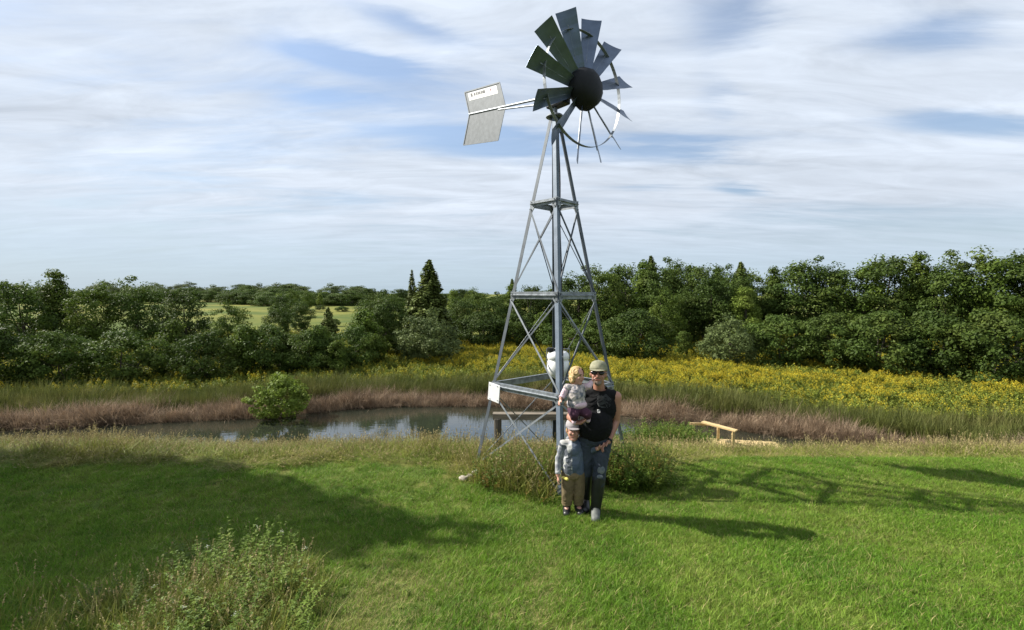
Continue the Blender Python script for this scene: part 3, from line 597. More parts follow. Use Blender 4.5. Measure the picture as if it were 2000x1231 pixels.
    # goldenrod meadow beyond
    n = 17000; y = np.sqrt(g.uniform(17 ** 2, 48 ** 2, n)); x = g.uniform(-1, 1, n) * (y * 1.12); sd = y - far_shore(x); keep = sd > 2.8; x, y, sd = x[keep], y[keep], sd[keep]
    gold = vnoise(x, y, .22, 2) * .6 + vnoise(x, y, .6, 5) * .4 + np.clip((sd - 6) / 30, 0, .22) + np.exp(-((x - 9.5) / 4) ** 2 - ((y - 27) / 5) ** 2) * .35
    gold -= 1.2 * np.clip((-.19 - x / y) / .05, 0, 1); gold -= .25 * np.clip((7 - sd) / 4, 0, 1); dft = np.clip((gold - .5) / .28, 0, 1); yl = g.uniform(0, 1, len(x)) < dft * dft * (3 - 2 * dft) * .82 + .04
    p, r, s = place(x[yl], y[yl], g, .68, .95, .15, .05); scatter('goldenrod', p, r, s, [proto_gold(130 + k) for k in range(5)], 'flowering yellow goldenrod on the meadow beyond the pond', 'goldenrod')
    p, r, s = place(x[~yl], y[~yl], g, .62, .9, .15, .05); scatter('meadow_plants', p, r, s, [proto_gold(140 + k, .9, 10, .12) for k in range(4)], 'leafy green meadow plants between the goldenrod', 'meadow plants')
build_ground_cover()

# ------------------------------------------------------------------ trees and shrubs
CROWN = [leaf_mat('foliage_mid', ((.058, .098, .014), (.090, .135, .020), (.140, .178, .032)), .6, .30, .45, .22),
         leaf_mat('foliage_dark', ((.042, .074, .013), (.066, .104, .018), (.104, .136, .026)), .6, .28, .45, .22),
         leaf_mat('foliage_grey', ((.076, .105, .034), (.110, .144, .046), (.155, .188, .066)), .6, .28, .6, .2),
         leaf_mat('foliage_bright', ((.095, .140, .020), (.135, .185, .028), (.190, .230, .046)), .6, .32, .6, .2)]
NEEDLE = leaf_mat('needles', ((.075, .105, .024), (.115, .145, .034), (.17, .19, .050)), .6, .12, .7, .2)
def crown_mesh(seed, W, Hc, z0, nclump, per, leaf, shape='round'):
    """crown of leaf clumps: W wide, from z0 to z0+Hc"""
    g = np.random.default_rng(seed); A = Acc(); cz = z0 + Hc / 2
    d = rand_unit(g, nclump); rad = g.uniform(.25, 1, nclump) ** .45
    c = d * rad[:, None] * np.array([W / 2, W / 2, Hc / 2]) * .86
    t = (c[:, 2] / (Hc / 2) + 1) / 2
    if shape == 'cone': k = np.clip(1.25 - 1.0 * t, .15, 1.1)
    elif shape == 'low': k = np.where(t < .35, 1.0, np.sqrt(np.clip(1 - ((t - .35) / .65) ** 2, .05, 1)) * 1.02 + .05)
    else: k = np.where(t < .3, .72 + .28 * t / .3, 1.0)
    c[:, :2] *= k[:, None]
    ph = g.uniform(0, 6.28, 4); az = np.arctan2(c[:, 1], c[:, 0])
    lob = 1 + .16 * np.sin(3 * az + ph[0]) + .10 * np.sin(5 * az + ph[1] + c[:, 2]); c[:, :2] *= lob[:, None]; c[:, 2] += .07 * Hc * np.sin(2 * az + ph[2])
    cr = (W + Hc) / 2 * .5 * g.uniform(.13, .27, nclump)
    P, Nn = [], []
    for i in range(nclump):
        u = rand_unit(g, per); u[:, 2] = u[:, 2] * .8 + .12; rr = g.uniform(.35, 1.08, per) ** .6 * cr[i]
        P.append(c[i] + u * rr[:, None] * np.array([1, 1, .85])); Nn.append(u * .9 + g.normal(0, .55, (per, 3)) + np.array([0, 0, .25]) + d[i] * .3)
    P = np.concatenate(P) + np.array([0, 0, cz]); Nn = np.concatenate(Nn); P[:, 2] = np.maximum(P[:, 2], .03)
    add_cards(A, g, P, Nn, g.uniform(.6, 1.35, len(P)) * leaf, 1.7)
    return A.mesh('crown'), c + np.array([0, 0, cz])
def trunk_mesh(seed, H, r, tips, zfork):
    rnd = random.Random(seed); bm = bmesh.new(); pts = []; n = 6; lean = Vector((rnd.uniform(-.05, .05), rnd.uniform(-.05, .05), 0))
    for i in range(n): t = i / (n - 1); pts.append(Vector((math.sin(t * 4 + seed) * .03 * H, math.cos(t * 3 + seed) * .02 * H, t * H * .8 - .25)) + lean * t * H)
    tube(bm, pts, [r * (1 - .85 * i / (n - 1)) for i in range(n)], 8)
    for k in range(min(7, len(tips))):
        tip = Vector(tips[(k * 7) % len(tips)]); t = zfork + (.75 - zfork) * rnd.random(); b = pts[0].lerp(pts[-1], t); m = b.lerp(tip, .5) + Vector((0, 0, -.05 * H)); tube(bm, [b, m, b.lerp(tip, .92)], [r * .42, r * .26, r * .07], 6)
    bmesh.ops.recalc_face_normals(bm, faces=bm.faces); me = bpy.data.meshes.new('trunk'); bm.to_mesh(me); bm.free(); me.materials.append(MT['bark']); return me
def conifer_mesh(seed, H, W, dens=1.0):
    g = np.random.default_rng(seed); A = Acc(); L = 46
    for i in range(L):
        t = (i + .3) / L; z = .06 * H + t * H * .93; rr = W / 2 * (1 - t) ** .82 * g.uniform(.85, 1.12) + .05; nb = max(4, int((17 - 12 * t) * dens))
        for k in range(nb):
            az = g.uniform(0, 6.283); L2 = rr * g.uniform(.7, 1.15); m = max(6, int(22 * L2 / 1.3 * dens) + 6); s = np.sqrt(g.uniform(0.02, 1, m)); dr = -.28 * s + .22 * s * s * (1 if t < .8 else 2)
            wob = g.normal(0, .10, m) * L2 * s; c = np.stack([np.cos(az) * s * L2 - np.sin(az) * wob, np.sin(az) * s * L2 + np.cos(az) * wob, z + dr * L2 + g.normal(0, .10, m)], 1)
            nr = np.stack([np.cos(az) * .35 + g.normal(0, .4, m), np.sin(az) * .35 + g.normal(0, .4, m), np.full(m, .9)], 1); add_cards(A, g, c, nr, g.uniform(.13, .24, m) * (.55 + .45 * (1 - t)), 2.0)
    c = np.array([[0, 0, H * .98], [0, 0, H * .95], [0.02, 0, H * .93]]); add_cards(A, g, c, rand_unit(g, 3) * np.array([1, 1, .1]), np.full(3, .1), 3.0)
    return A.mesh('crown')
TREES = {}
def kinds():
    def add(key, seed, W, H, zf, n, per, leaf, shape, mi, r):
        me, tips = crown_mesh(seed, W, H * (1 - zf), H * zf, n, per, leaf, shape); me.materials.append(CROWN[mi]); TREES[key] = (me, trunk_mesh(seed, H, r, tips, .25), H)
    add('oak', 1, 4.6, 8.0, .10, 110, 105, .105, 'round', 0, .14); add('maple', 2, 4.2, 8.2, .10, 105, 105, .105, 'round', 1, .13); add('poplar', 3, 3.4, 8.6, .10, 100, 100, .105, 'cone', 0, .12)
    add('elm', 4, 5.0, 7.6, .08, 112, 105, .105, 'round', 1, .14); add('ash', 8, 4.0, 7.8, .08, 100, 100, .10, 'cone', 3, .12); add('willow', 5, 4.3, 3.8, .0, 105, 110, .08, 'low', 2, .07); add('thicket', 6, 4.8, 4.0, .0, 110, 110, .085, 'low', 1, .07)
    add('shade', 31, 3.0, 7.0, .08, 150, 90, .14, 'round', 0, .13); add('sapling', 7, 2.6, 4.6, .02, 70, 90, .085, 'cone', 0, .05); add('shorebush', 9, 3.0, 2.2, .0, 80, 75, .075, 'low', 3, .04)
    me = conifer_mesh(21, 7.4, 3.7, 1.9); me.materials.append(NEEDLE); bm = bmesh.new(); tube(bm, [(0, 0, -.3), (0, 0, 3.5), (.02, 0, 7.25)], [.11, .07, .012], 8); t = bpy.data.meshes.new('trunk'); bm.to_mesh(t); bm.free(); t.materials.append(MT['bark']); TREES['spruce'] = (me, t, 7.4)
    me = conifer_mesh(22, 6.6, 2.1, .8); me.materials.append(NEEDLE); bm = bmesh.new(); tube(bm, [(0, 0, -.3), (0, 0, 3), (.02, 0, 6.3)], [.08, .05, .01], 8); t2 = bpy.data.meshes.new('trunk'); bm.to_mesh(t2); bm.free(); t2.materials.append(MT['bark']); TREES['larch'] = (me, t2, 6.6)
kinds()
def tree(key, x, y, H, label, group=None, wide=1.0, cat='tree', name=None, rz=None, dz=0.0):
    me, tr, h0 = TREES[key]; k = H / h0; root = empty(name or ('spruce_tree' if key in ('spruce', 'larch') else 'shrub' if key in ('willow', 'thicket', 'shorebush') else 'deciduous_tree'), (x, y, hz(x, y) + dz), random.uniform(0, 6.28) if rz is None else rz)
    root.scale = (k * wide, k * wide, k)
    for nm, m in (('crown', me), ('trunk', tr)): o = bpy.data.objects.new(nm, m); COL.objects.link(o); o.parent = root
    return tag(root, label, cat, group)
ORD = 'first second third fourth fifth sixth seventh eighth ninth tenth eleventh twelfth thirteenth fourteenth fifteenth sixteenth seventeenth eighteenth nineteenth twentieth'.split()
def ordinal(i): return ORD[i] if i < 20 else ('twenty-' + ORD[i - 20] if i < 29 else 'thirtieth' if i == 29 else 'thirty-' + ORD[i - 30] if i < 39 else 'fortieth' if i == 39 else 'forty-' + ORD[i - 40] if i < 49 else 'fiftieth' if i == 49 else 'fifty-' + ORD[i - 50])
def label_trees():
    gs = {}
    for o in COL.objects:
        if o.parent is None and o.get('category') in ('tree', 'shrub') and 'group' in o: gs.setdefault((o['group'], o['category']), []).append(o)
    for (gname, cat), L in gs.items():
        L.sort(key=lambda o: o.location.x / o.location.y)
        for i, o in enumerate(L): o['label'] = '%s, %s from the left' % (o['label'], ordinal(i))
def build_trees():
    rnd = random.Random(5)
    def by_px(key, px, ytop, Y, label, wide=1.0, group=None, cat='tree', **kw):
        x = (px - 1000) / FPX * Y; top = at(px, ytop, Y).z; return tree(key, x, Y, top - hz(x, Y), label, group, wide, cat, **kw)
    # named by what the photo shows
    by_px('spruce', 838, 508, 36, 'tall pointed spruce rising above the left treeline', 1.25)
    by_px('larch', 805, 528, 40, 'slim smaller spruce just left of the tall one', .9)
    by_px('willow', 838, 606, 31, 'rounded grey-green willow bush in front of the tall spruce', 1.05, cat='shrub')
    by_px('thicket', 1240, 598, 33, 'broad dark bush behind the man in the yellow meadow', 1.15, cat='shrub')
    by_px('willow', 1425, 616, 31, 'grey-green willow bush right of the yellow flower patch', 1.05, cat='shrub')
    by_px('sapling', 1340, 640, 36, 'low leafy bush between the two meadow bushes', 1.3, cat='shrub', name='shrub')
    by_px('shorebush', 545, 735, 18.9, 'bright green bush overhanging the left end of the pond', 1.0, cat='shrub', dz=.15)
    # left thicket along the bank
    L = [('elm', 552, 572, 52), ('maple', 588, 584, 47), ('oak', 728, 572, 46), ('sapling', 560, 640, 27), ('thicket', 600, 640, 27.5), ('sapling', 625, 622, 28), ('thicket', 690, 632, 29.5), ('maple', 755, 566, 34), ('sapling', 715, 590, 31), ('elm', 720, 580, 36), ('sapling', 655, 655, 27), ('oak', 775, 575, 37),
         ('thicket', 520, 630, 27), ('maple', 545, 590, 38), ('sapling', 480, 620, 26), ('oak', 450, 585, 32), ('thicket', 400, 640, 25), ('elm', 360, 560, 33), ('sapling', 330, 610, 26), ('maple', 270, 540, 34), ('thicket', 240, 640, 24), ('oak', 180, 545, 32), ('poplar', 110, 520, 33), ('thicket', 110, 640, 23), ('elm', 40, 540, 31), ('thicket', -20, 630, 22)]
    for i, (k, px, yt, Y) in enumerate(L): by_px(k, px, yt, Y, 'dark leafy tree in the dense thicket left of the spruce', rnd.uniform(.95, 1.2), 'trees of the left thicket')
    # middle treeline behind the windmill
    for (k, px, yt, Y) in (('ash', 885, 562, 52), ('elm', 905, 578, 44), ('oak', 935, 560, 50), ('maple', 965, 570, 44), ('poplar', 1000, 552, 47), ('thicket', 940, 605, 41), ('elm', 1035, 552, 46), ('oak', 1070, 555, 48), ('thicket', 1010, 610, 42), ('sapling', 1060, 600, 41), ('ash', 1090, 545, 50), ('thicket', 1110, 620, 39), ('sapling', 1150, 600, 38), ('thicket', 1165, 622, 36)):
        by_px(k, px, yt, Y, 'leafy tree in the low treeline behind the windmill', rnd.uniform(1.0, 1.25), 'trees of the middle treeline')
    # tall wood on the right
    for (k, px, yt, Y) in (('maple', 1130, 520, 46), ('oak', 1175, 515, 44), ('elm', 1220, 508, 47), ('poplar', 1255, 502, 45), ('maple', 1290, 503, 44), ('oak', 1330, 503, 47), ('elm', 1368, 508, 43), ('poplar', 1400, 515, 46), ('maple', 1432, 516, 42), ('oak', 1465, 522, 45), ('ash', 1150, 548, 50), ('ash', 1200, 530, 52), ('ash', 1310, 520, 52), ('elm', 1390, 535, 40), ('oak', 1300, 560, 39), ('maple', 1345, 560, 40), ('ash', 1455, 555, 38),
        ('poplar', 1510, 515, 43), ('elm', 1560, 505, 42), ('maple', 1610, 500, 41), ('thicket', 1530, 610, 31), ('oak', 1670, 505, 40), ('thicket', 1620, 605, 30), ('elm', 1730, 490, 39), ('poplar', 1790, 485, 38), ('thicket', 1720, 600, 28), ('maple', 1850, 490, 36), ('thicket', 1830, 600, 27), ('oak', 1920, 480, 35), ('elm', 1990, 480, 34), ('thicket', 1950, 600, 25), ('maple', 2050, 480, 33)):
        by_px(k, px, yt, Y, 'tall leafy tree in the wood on the right', rnd.uniform(1.0, 1.2), 'trees of the right wood')
    for (px, yt, Y, w, lab) in ((1000, 545, 52, .9, 'pointed spruce in the treeline just left of the windmill legs'), (1445, 512, 44, 1.1, 'pointed spruce at the right of the tall wood'), (1270, 500, 50, 1.0, 'pointed spruce standing up behind the middle of the right wood'), (640, 600, 33, 1.2, 'short pointed spruce in the left thicket')): by_px('spruce', px, yt, Y, lab, w)
    for (px, yt, Y, w, lab) in ((655, 622, 60, 1.2, 'lone dark bush in the near part of the yellow field'), (625, 596, 95, 2.2, 'low hedge bush across the yellow field, left one'), (668, 598, 92, 2.6, 'low hedge bush across the yellow field, right one')): by_px('thicket', px, yt, Y, lab, w, cat='shrub')
    # far trees beyond the field
    for i in range(26):
        px = rnd.uniform(430, 720) if i < 16 else rnd.uniform(-50, 430); Y = rnd.uniform(165, 210); x = (px - 1000) / FPX * Y
        tree(rnd.choice(('thicket', 'elm', 'willow', 'maple')), x, Y, rnd.uniform(4.0, 7.0), 'distant tree on the hedge line beyond the yellow field', 'distant hedge trees', rnd.uniform(1.7, 2.3), dz=-.9)
    for (px, yt, Y) in ((570, 563, 95), (600, 568, 90), (545, 572, 80), (625, 572, 110), (590, 585, 75), (560, 590, 70)):
        by_px('ash' if px % 2 else 'oak', px, yt, Y, 'mid-distance tree at the left edge of the yellow field', 1.3, 'trees left of the field')
    for i in range(58):
        px = -60 + i * 20 + rnd.uniform(-9, 9); Y = rnd.uniform(112, 135); x = (px - 1000) / FPX * Y
        tree(rnd.choice(('thicket', 'elm', 'thicket')), x, Y, rnd.uniform(3.2, 5.0), 'tree of the far belt on the horizon', 'trees of the far belt', rnd.uniform(1.8, 2.3), dz=-.7)
    # the tree left of the lawn that throws the big shadow
    tree('shade', -10.6, 7.2, 8.3, 'taller of two leafy trees left of the lawn that shade it', None, .62, rz=1.0)
    tree('shade', -10.6, 5.95, 7.6, 'shorter of two leafy trees left of the lawn that shade it', None, 1.02, rz=2.0)
build_trees()
label_trees()
def build_front_weeds():
    """leafy weed clumps in the near left corner"""
    rnd = random.Random(3); spots = [(-1.78, 3.5, .42), (-1.9, 3.2, .38), (-1.55, 3.1, .30), (-2.25, 3.75, .40), (-1.40, 2.75, .26), (-2.2, 3.25, .34), (-1.7, 2.78, .34), (-2.6, 3.9, .34), (-2.05, 2.75, .28), (-1.2, 2.62, .17), (-2.7, 3.2, .28)]
    fl = leaf_mat('white_florets', ((.45, .48, .36), (.55, .56, .45), (.62, .62, .54)), .7, .2, 5, .1); pr = [proto_weed(200 + k, 1.0, 30, 0, .085, .40, .06) for k in range(3)]; LIT = leaf_mat('corner_weed_leaves', ((.08, .135, .020), (.125, .185, .030), (.19, .235, .05)), .5, .28, 3.0, .2)
    for me in pr: 
        for m in (LIT, LIT, fl): me.materials.append(m)
    W = []
    for i, (x, y, h) in enumerate(spots):
        o = bpy.data.objects.new('weed_plant', pr[i % 3]); COL.objects.link(o); o.location = (x, y, hz(x, y)); o.rotation_euler = (0, 0, rnd.uniform(0, 6.28)); o.scale = (h * 1.35, h * 1.35, h * rnd.uniform(.7, 1.0))
        o['px'] = x / y; W.append(tag(o, 'leafy green weed of the clump at the lower left corner', 'weed', 'weeds of the lower left corner'))
    W.sort(key=lambda o: o['px'])
    for i, o in enumerate(W): o['label'] += ', %s from the left' % ordinal(i); del o['px']
build_front_weeds()

# ------------------------------------------------------------------ people
SK = lambda n, c, v: mat(n, c, .55, var=v, scale=6)
PM = dict(skin=SK('skin', (.40, .20, .135), (.32, .15, .10)), skin_child=SK('child_skin', (.50, .28, .205), (.44, .22, .16)), beard=mat('grey_beard', (.17, .125, .095), .9, var=(.24, .18, .145), scale=45, bump=.5, bscale=80), hair=mat('grey_hair', (.16, .13, .10), .8, var=(.26, .23, .19), scale=40),
          blond=mat('blond_hair', (.50, .34, .15), .6, var=(.38, .25, .10), scale=30, bump=.4, bscale=60), black=mat('black_shirt', (.006, .006, .0065), .85, spec=.15, var=(.010, .010, .011), scale=6, bump=.25, bscale=16), grey=mat('grey_chest', (.04, .042, .042), .85, var=(.06, .064, .062), scale=10),
          jeans=mat('jeans', (.020, .028, .044), .85, var=(.040, .050, .068), scale=5, bump=.3, bscale=14), boot=mat('rubber_boot', (.010, .0105, .0105), .38, var=(.022, .023, .022), scale=8), tear=mat('torn_denim', (.20, .21, .21), .9, var=(.10, .12, .14), scale=20), sole=mat('sunlit_toe', (.15, .16, .145), .6, var=(.06, .065, .06), scale=12),  # pale boot toe colour stands in for sunlight on the front boot
          cap=mat('tan_cap', (.33, .31, .21), .9, var=(.17, .175, .105), scale=14), capgrey=mat('grey_cap', (.36, .33, .33), .85, var=(.28, .26, .27), scale=10), dark=mat('dark_lens', (.008, .007, .01), .15), lip=mat('lips', (.30, .10, .09), .5), eye=mat('eye', (.02, .015, .012), .2),
          hoodgrey=mat('grey_hoodie', (.42, .42, .42), .85, var=(.15, .16, .19), scale=16, detail=1), hoodblue=mat('blue_hoodie', (.06, .085, .135), .85, var=(.10, .125, .165), scale=8, bump=.3, bscale=18), khaki=mat('khaki_trousers', (.20, .145, .07), .85, var=(.11, .08, .038), scale=7, bump=.3, bscale=16),
          yellow=mat('yellow_hem', (.65, .55, .12), .8), pink=mat('pink_sleeve', (.62, .46, .50), .85, var=(.5, .36, .41), scale=9), patt=mat('patterned_top', (.60, .52, .48), .85, var=(.12, .13, .16), scale=22, detail=1), plum=mat('plum_leggings', (.05, .012, .03), .85), whitep=mat('white_print', (.75, .74, .72), .7))
def cap_shape(bm, p0, p1, r0, r1, n=14, flat=1.0, fax=None):
    """tapered capsule, optionally flattened along axis fax"""
    p0 = Vector(p0); p1 = Vector(p1); d = p1 - p0; L = d.length; d = d / L if L > 1e-6 else Vector((0, 0, 1)); s, u = frame_of(d)
    if fax is not None: u = Vector(fax); u = (u - d * u.dot(d)).normalized(); s = u.cross(d)
    rings = []
    for k in range(5): a = math.pi / 2 * (k + .25) / 4.25; rings.append((p0 - d * r0 * math.cos(a), r0 * math.sin(a)))
    for k in range(5): a = math.pi / 2 * (k) / 4.25; rings.append((p1 + d * r1 * math.sin(a), r1 * math.cos(a)))
    loft(bm, [[c + (s * math.cos(2 * math.pi * k / n) + u * math.sin(2 * math.pi * k / n) * flat) * r for k in range(n)] for c, r in rings])
def ell(bm, c, r, rot=None):
    m = Matrix.Translation(c) @ (rot.to_matrix().to_4x4() if rot else Matrix.Identity(4)) @ Matrix.Diagonal((*r, 1)); bmesh.ops.create_icosphere(bm, subdivisions=3, radius=1, matrix=m)
def skinned(name, bm, mats, parent, vox=.008, it=4, cut=None, fac=.5, wr=None):
    """fuse overlapping shells into one continuous smooth surface; cut = [(point, normal)] keeps the side the normal points away from"""
    bmesh.ops.recalc_face_normals(bm, faces=bm.faces); me = bpy.data.meshes.new(name); bm.to_mesh(me); bm.free(); o = bpy.data.objects.new(name, me); COL.objects.link(o)
    r = o.modifiers.new('r', 'REMESH'); r.mode = 'VOXEL'; r.voxel_size = vox; s = o.modifiers.new('s', 'SMOOTH'); s.factor = fac; s.iterations = it
    dg = bpy.context.evaluated_depsgraph_get(); res = bpy.data.meshes.new_from_object(o.evaluated_get(dg)); bpy.data.objects.remove(o); bpy.data.meshes.remove(me)
    if cut:
        b2 = bmesh.new(); b2.from_mesh(res)
        for p, nrm in cut: bmesh.ops.bisect_plane(b2, geom=b2.verts[:] + b2.edges[:] + b2.faces[:], plane_co=p, plane_no=nrm, clear_outer=True)
        b2.to_mesh(res); b2.free()
    if wr is None: wr = .006 if name in ('shirt', 'jeans', 'hooded_top', 'trousers', 'sleeve', 'top', 'leggings') else .012 if name == 'hair' else 0
    if wr:                        # folds in the cloth
        res.update(); nv = [v.normal.copy() for v in res.vertices]; k = 1.0 if name in ('shirt', 'jeans') else 1.5; wr = wr / k
        for v, n in zip(res.vertices, nv):
            c = v.co; q = Vector((c.x * 9, c.y * 9, c.z * 17 + 5 * mnoise.noise(c * 6))) * k; v.co = c + n * (wr * (1.2 * (1 - 2 * abs(mnoise.noise(q))) - .3 + .7 * mnoise.noise(q * 2.3)))
    res.name = name; res.polygons.foreach_set('use_smooth', [True] * len(res.polygons)); res.materials.clear()
    return mesh_obj(name, res, mats, parent)
def hand(bm, wrist, tip_dir, palm_n, thumb_dir, s=1.0, curl=.6):
    """palm and five fingers; tip_dir along the hand, palm_n out of the palm, thumb_dir sideways towards the thumb"""
    d = Vector(tip_dir).normalized(); t = Vector(thumb_dir); t = (t - d * t.dot(d)).normalized(); n = Vector(palm_n); n = (n - d * n.dot(d) - t * n.dot(t)).normalized(); w = Vector(wrist)
    cap_shape(bm, w, w + d * .07 * s, .028 * s, .036 * s, 12, .5, n)
    for k, (off, ln) in enumerate(((.030, .066), (.010, .074), (-.011, .069), (-.030, .053))):
        b = w + d * .085 * s + t * off * s; c1 = curl * .5; m = b + (d * math.cos(c1) + n * math.sin(c1)) * ln * .5 * s; e = m + (d * math.cos(c1 + curl) + n * math.sin(c1 + curl)) * ln * .5 * s
        cap_shape(bm, b - d * .02 * s, m, .0095 * s, .0085 * s, 8); cap_shape(bm, m, e, .0085 * s, .0072 * s, 8)
    b = w + d * .03 * s + t * .026 * s; m = b + (d * .7 + t * .7 + n * .2).normalized() * .04 * s; e = m + (d * .9 + t * .25 + n * .35).normalized() * .032 * s
    cap_shape(bm, b, m, .013 * s, .0105 * s, 8); cap_shape(bm, m, e, .0105 * s, .0085 * s, 8)
def head(bm, c, s, q):
    """skull, jaw, nose, brow, ears; faces -Y before rotation q; s = head height"""
    f = lambda x, y, z: Vector(c) + q @ (Vector((x, y, z)) * s)
    ell(bm, f(0, .04, .12), (.31 * s, .385 * s, .37 * s), q); ell(bm, f(0, -.06, -.14), (.255 * s, .30 * s, .30 * s), q); ell(bm, f(0, -.20, -.36), (.13 * s, .12 * s, .11 * s), q)
    cap_shape(bm, f(0, -.345, .05), f(0, -.40, -.09), .032 * s, .058 * s, 8); ell(bm, f(0, -.31, .10), (.20 * s, .06 * s, .045 * s), q)
    for sx in (-1, 1): ell(bm, f(sx * .315, .03, -.02), (.04 * s, .08 * s, .12 * s), q); ell(bm, f(sx * .14, -.27, -.10), (.09 * s, .08 * s, .09 * s), q)
    return f
def face_parts(f, s, q, parent, skin_lip, eyes=True):
    if eyes:
        for sx in (-1, 1):
            bm = bmesh.new(); ell(bm, f(sx * .135, -.335, .03), (.045 * s, .03 * s, .022 * s), q); bm_obj('eye', bm, PM['eye'], parent, smooth=True)
            bm = bmesh.new(); cap_shape(bm, f(sx * .06, -.375, .105), f(sx * .20, -.335, .11), .014 * s, .010 * s, 6); bm_obj('eyebrow', bm, PM['hair'], parent, smooth=True)
    bm = bmesh.new(); cap_shape(bm, f(-.075, -.335, -.235), f(.075, -.335, -.235), .020 * s, .020 * s, 8, .7, (0, 0, 1)); bm_obj('mouth', bm, skin_lip, parent, smooth=True)
def ball_cap(f, s, q, parent, m, seg=24):
    bm = bmesh.new(); rings = []
    for (z, k) in ((.14, 1.07), (.25, 1.07), (.37, 1.0), (.48, .82), (.545, .48), (.565, .12)):
        rings.append([f(.335 * k * math.cos(a), .035 + .405 * k * math.sin(a), z) for a in [2 * math.pi * i / seg for i in range(seg)]])
    loft(bm, rings); c = bm_obj('cap', bm, m, parent, smooth=True)
    bm = bmesh.new(); top, bot = [], []
    for i in range(13):
        a = math.pi * i / 12; x = .30 * math.cos(a); inner = f(x, .035 - .40 * math.sin(a) * .92, .165); outer = f(x * 1.02, -.27 - .42 * math.sin(a) ** .8, .165 - .07 * math.sin(a)); top.append((inner, outer))
    up = q @ Vector((0, 0, .018 * s)); rings = [[i, o, o + up, i + up] for i, o in top]; loft(bm, rings); bm_obj('cap_peak', bm, m, c)
    bm = bmesh.new(); ell(bm, f(0, .035, .57), (.02 * s, .02 * s, .012 * s)); bm_obj('cap_button', bm, m, c)

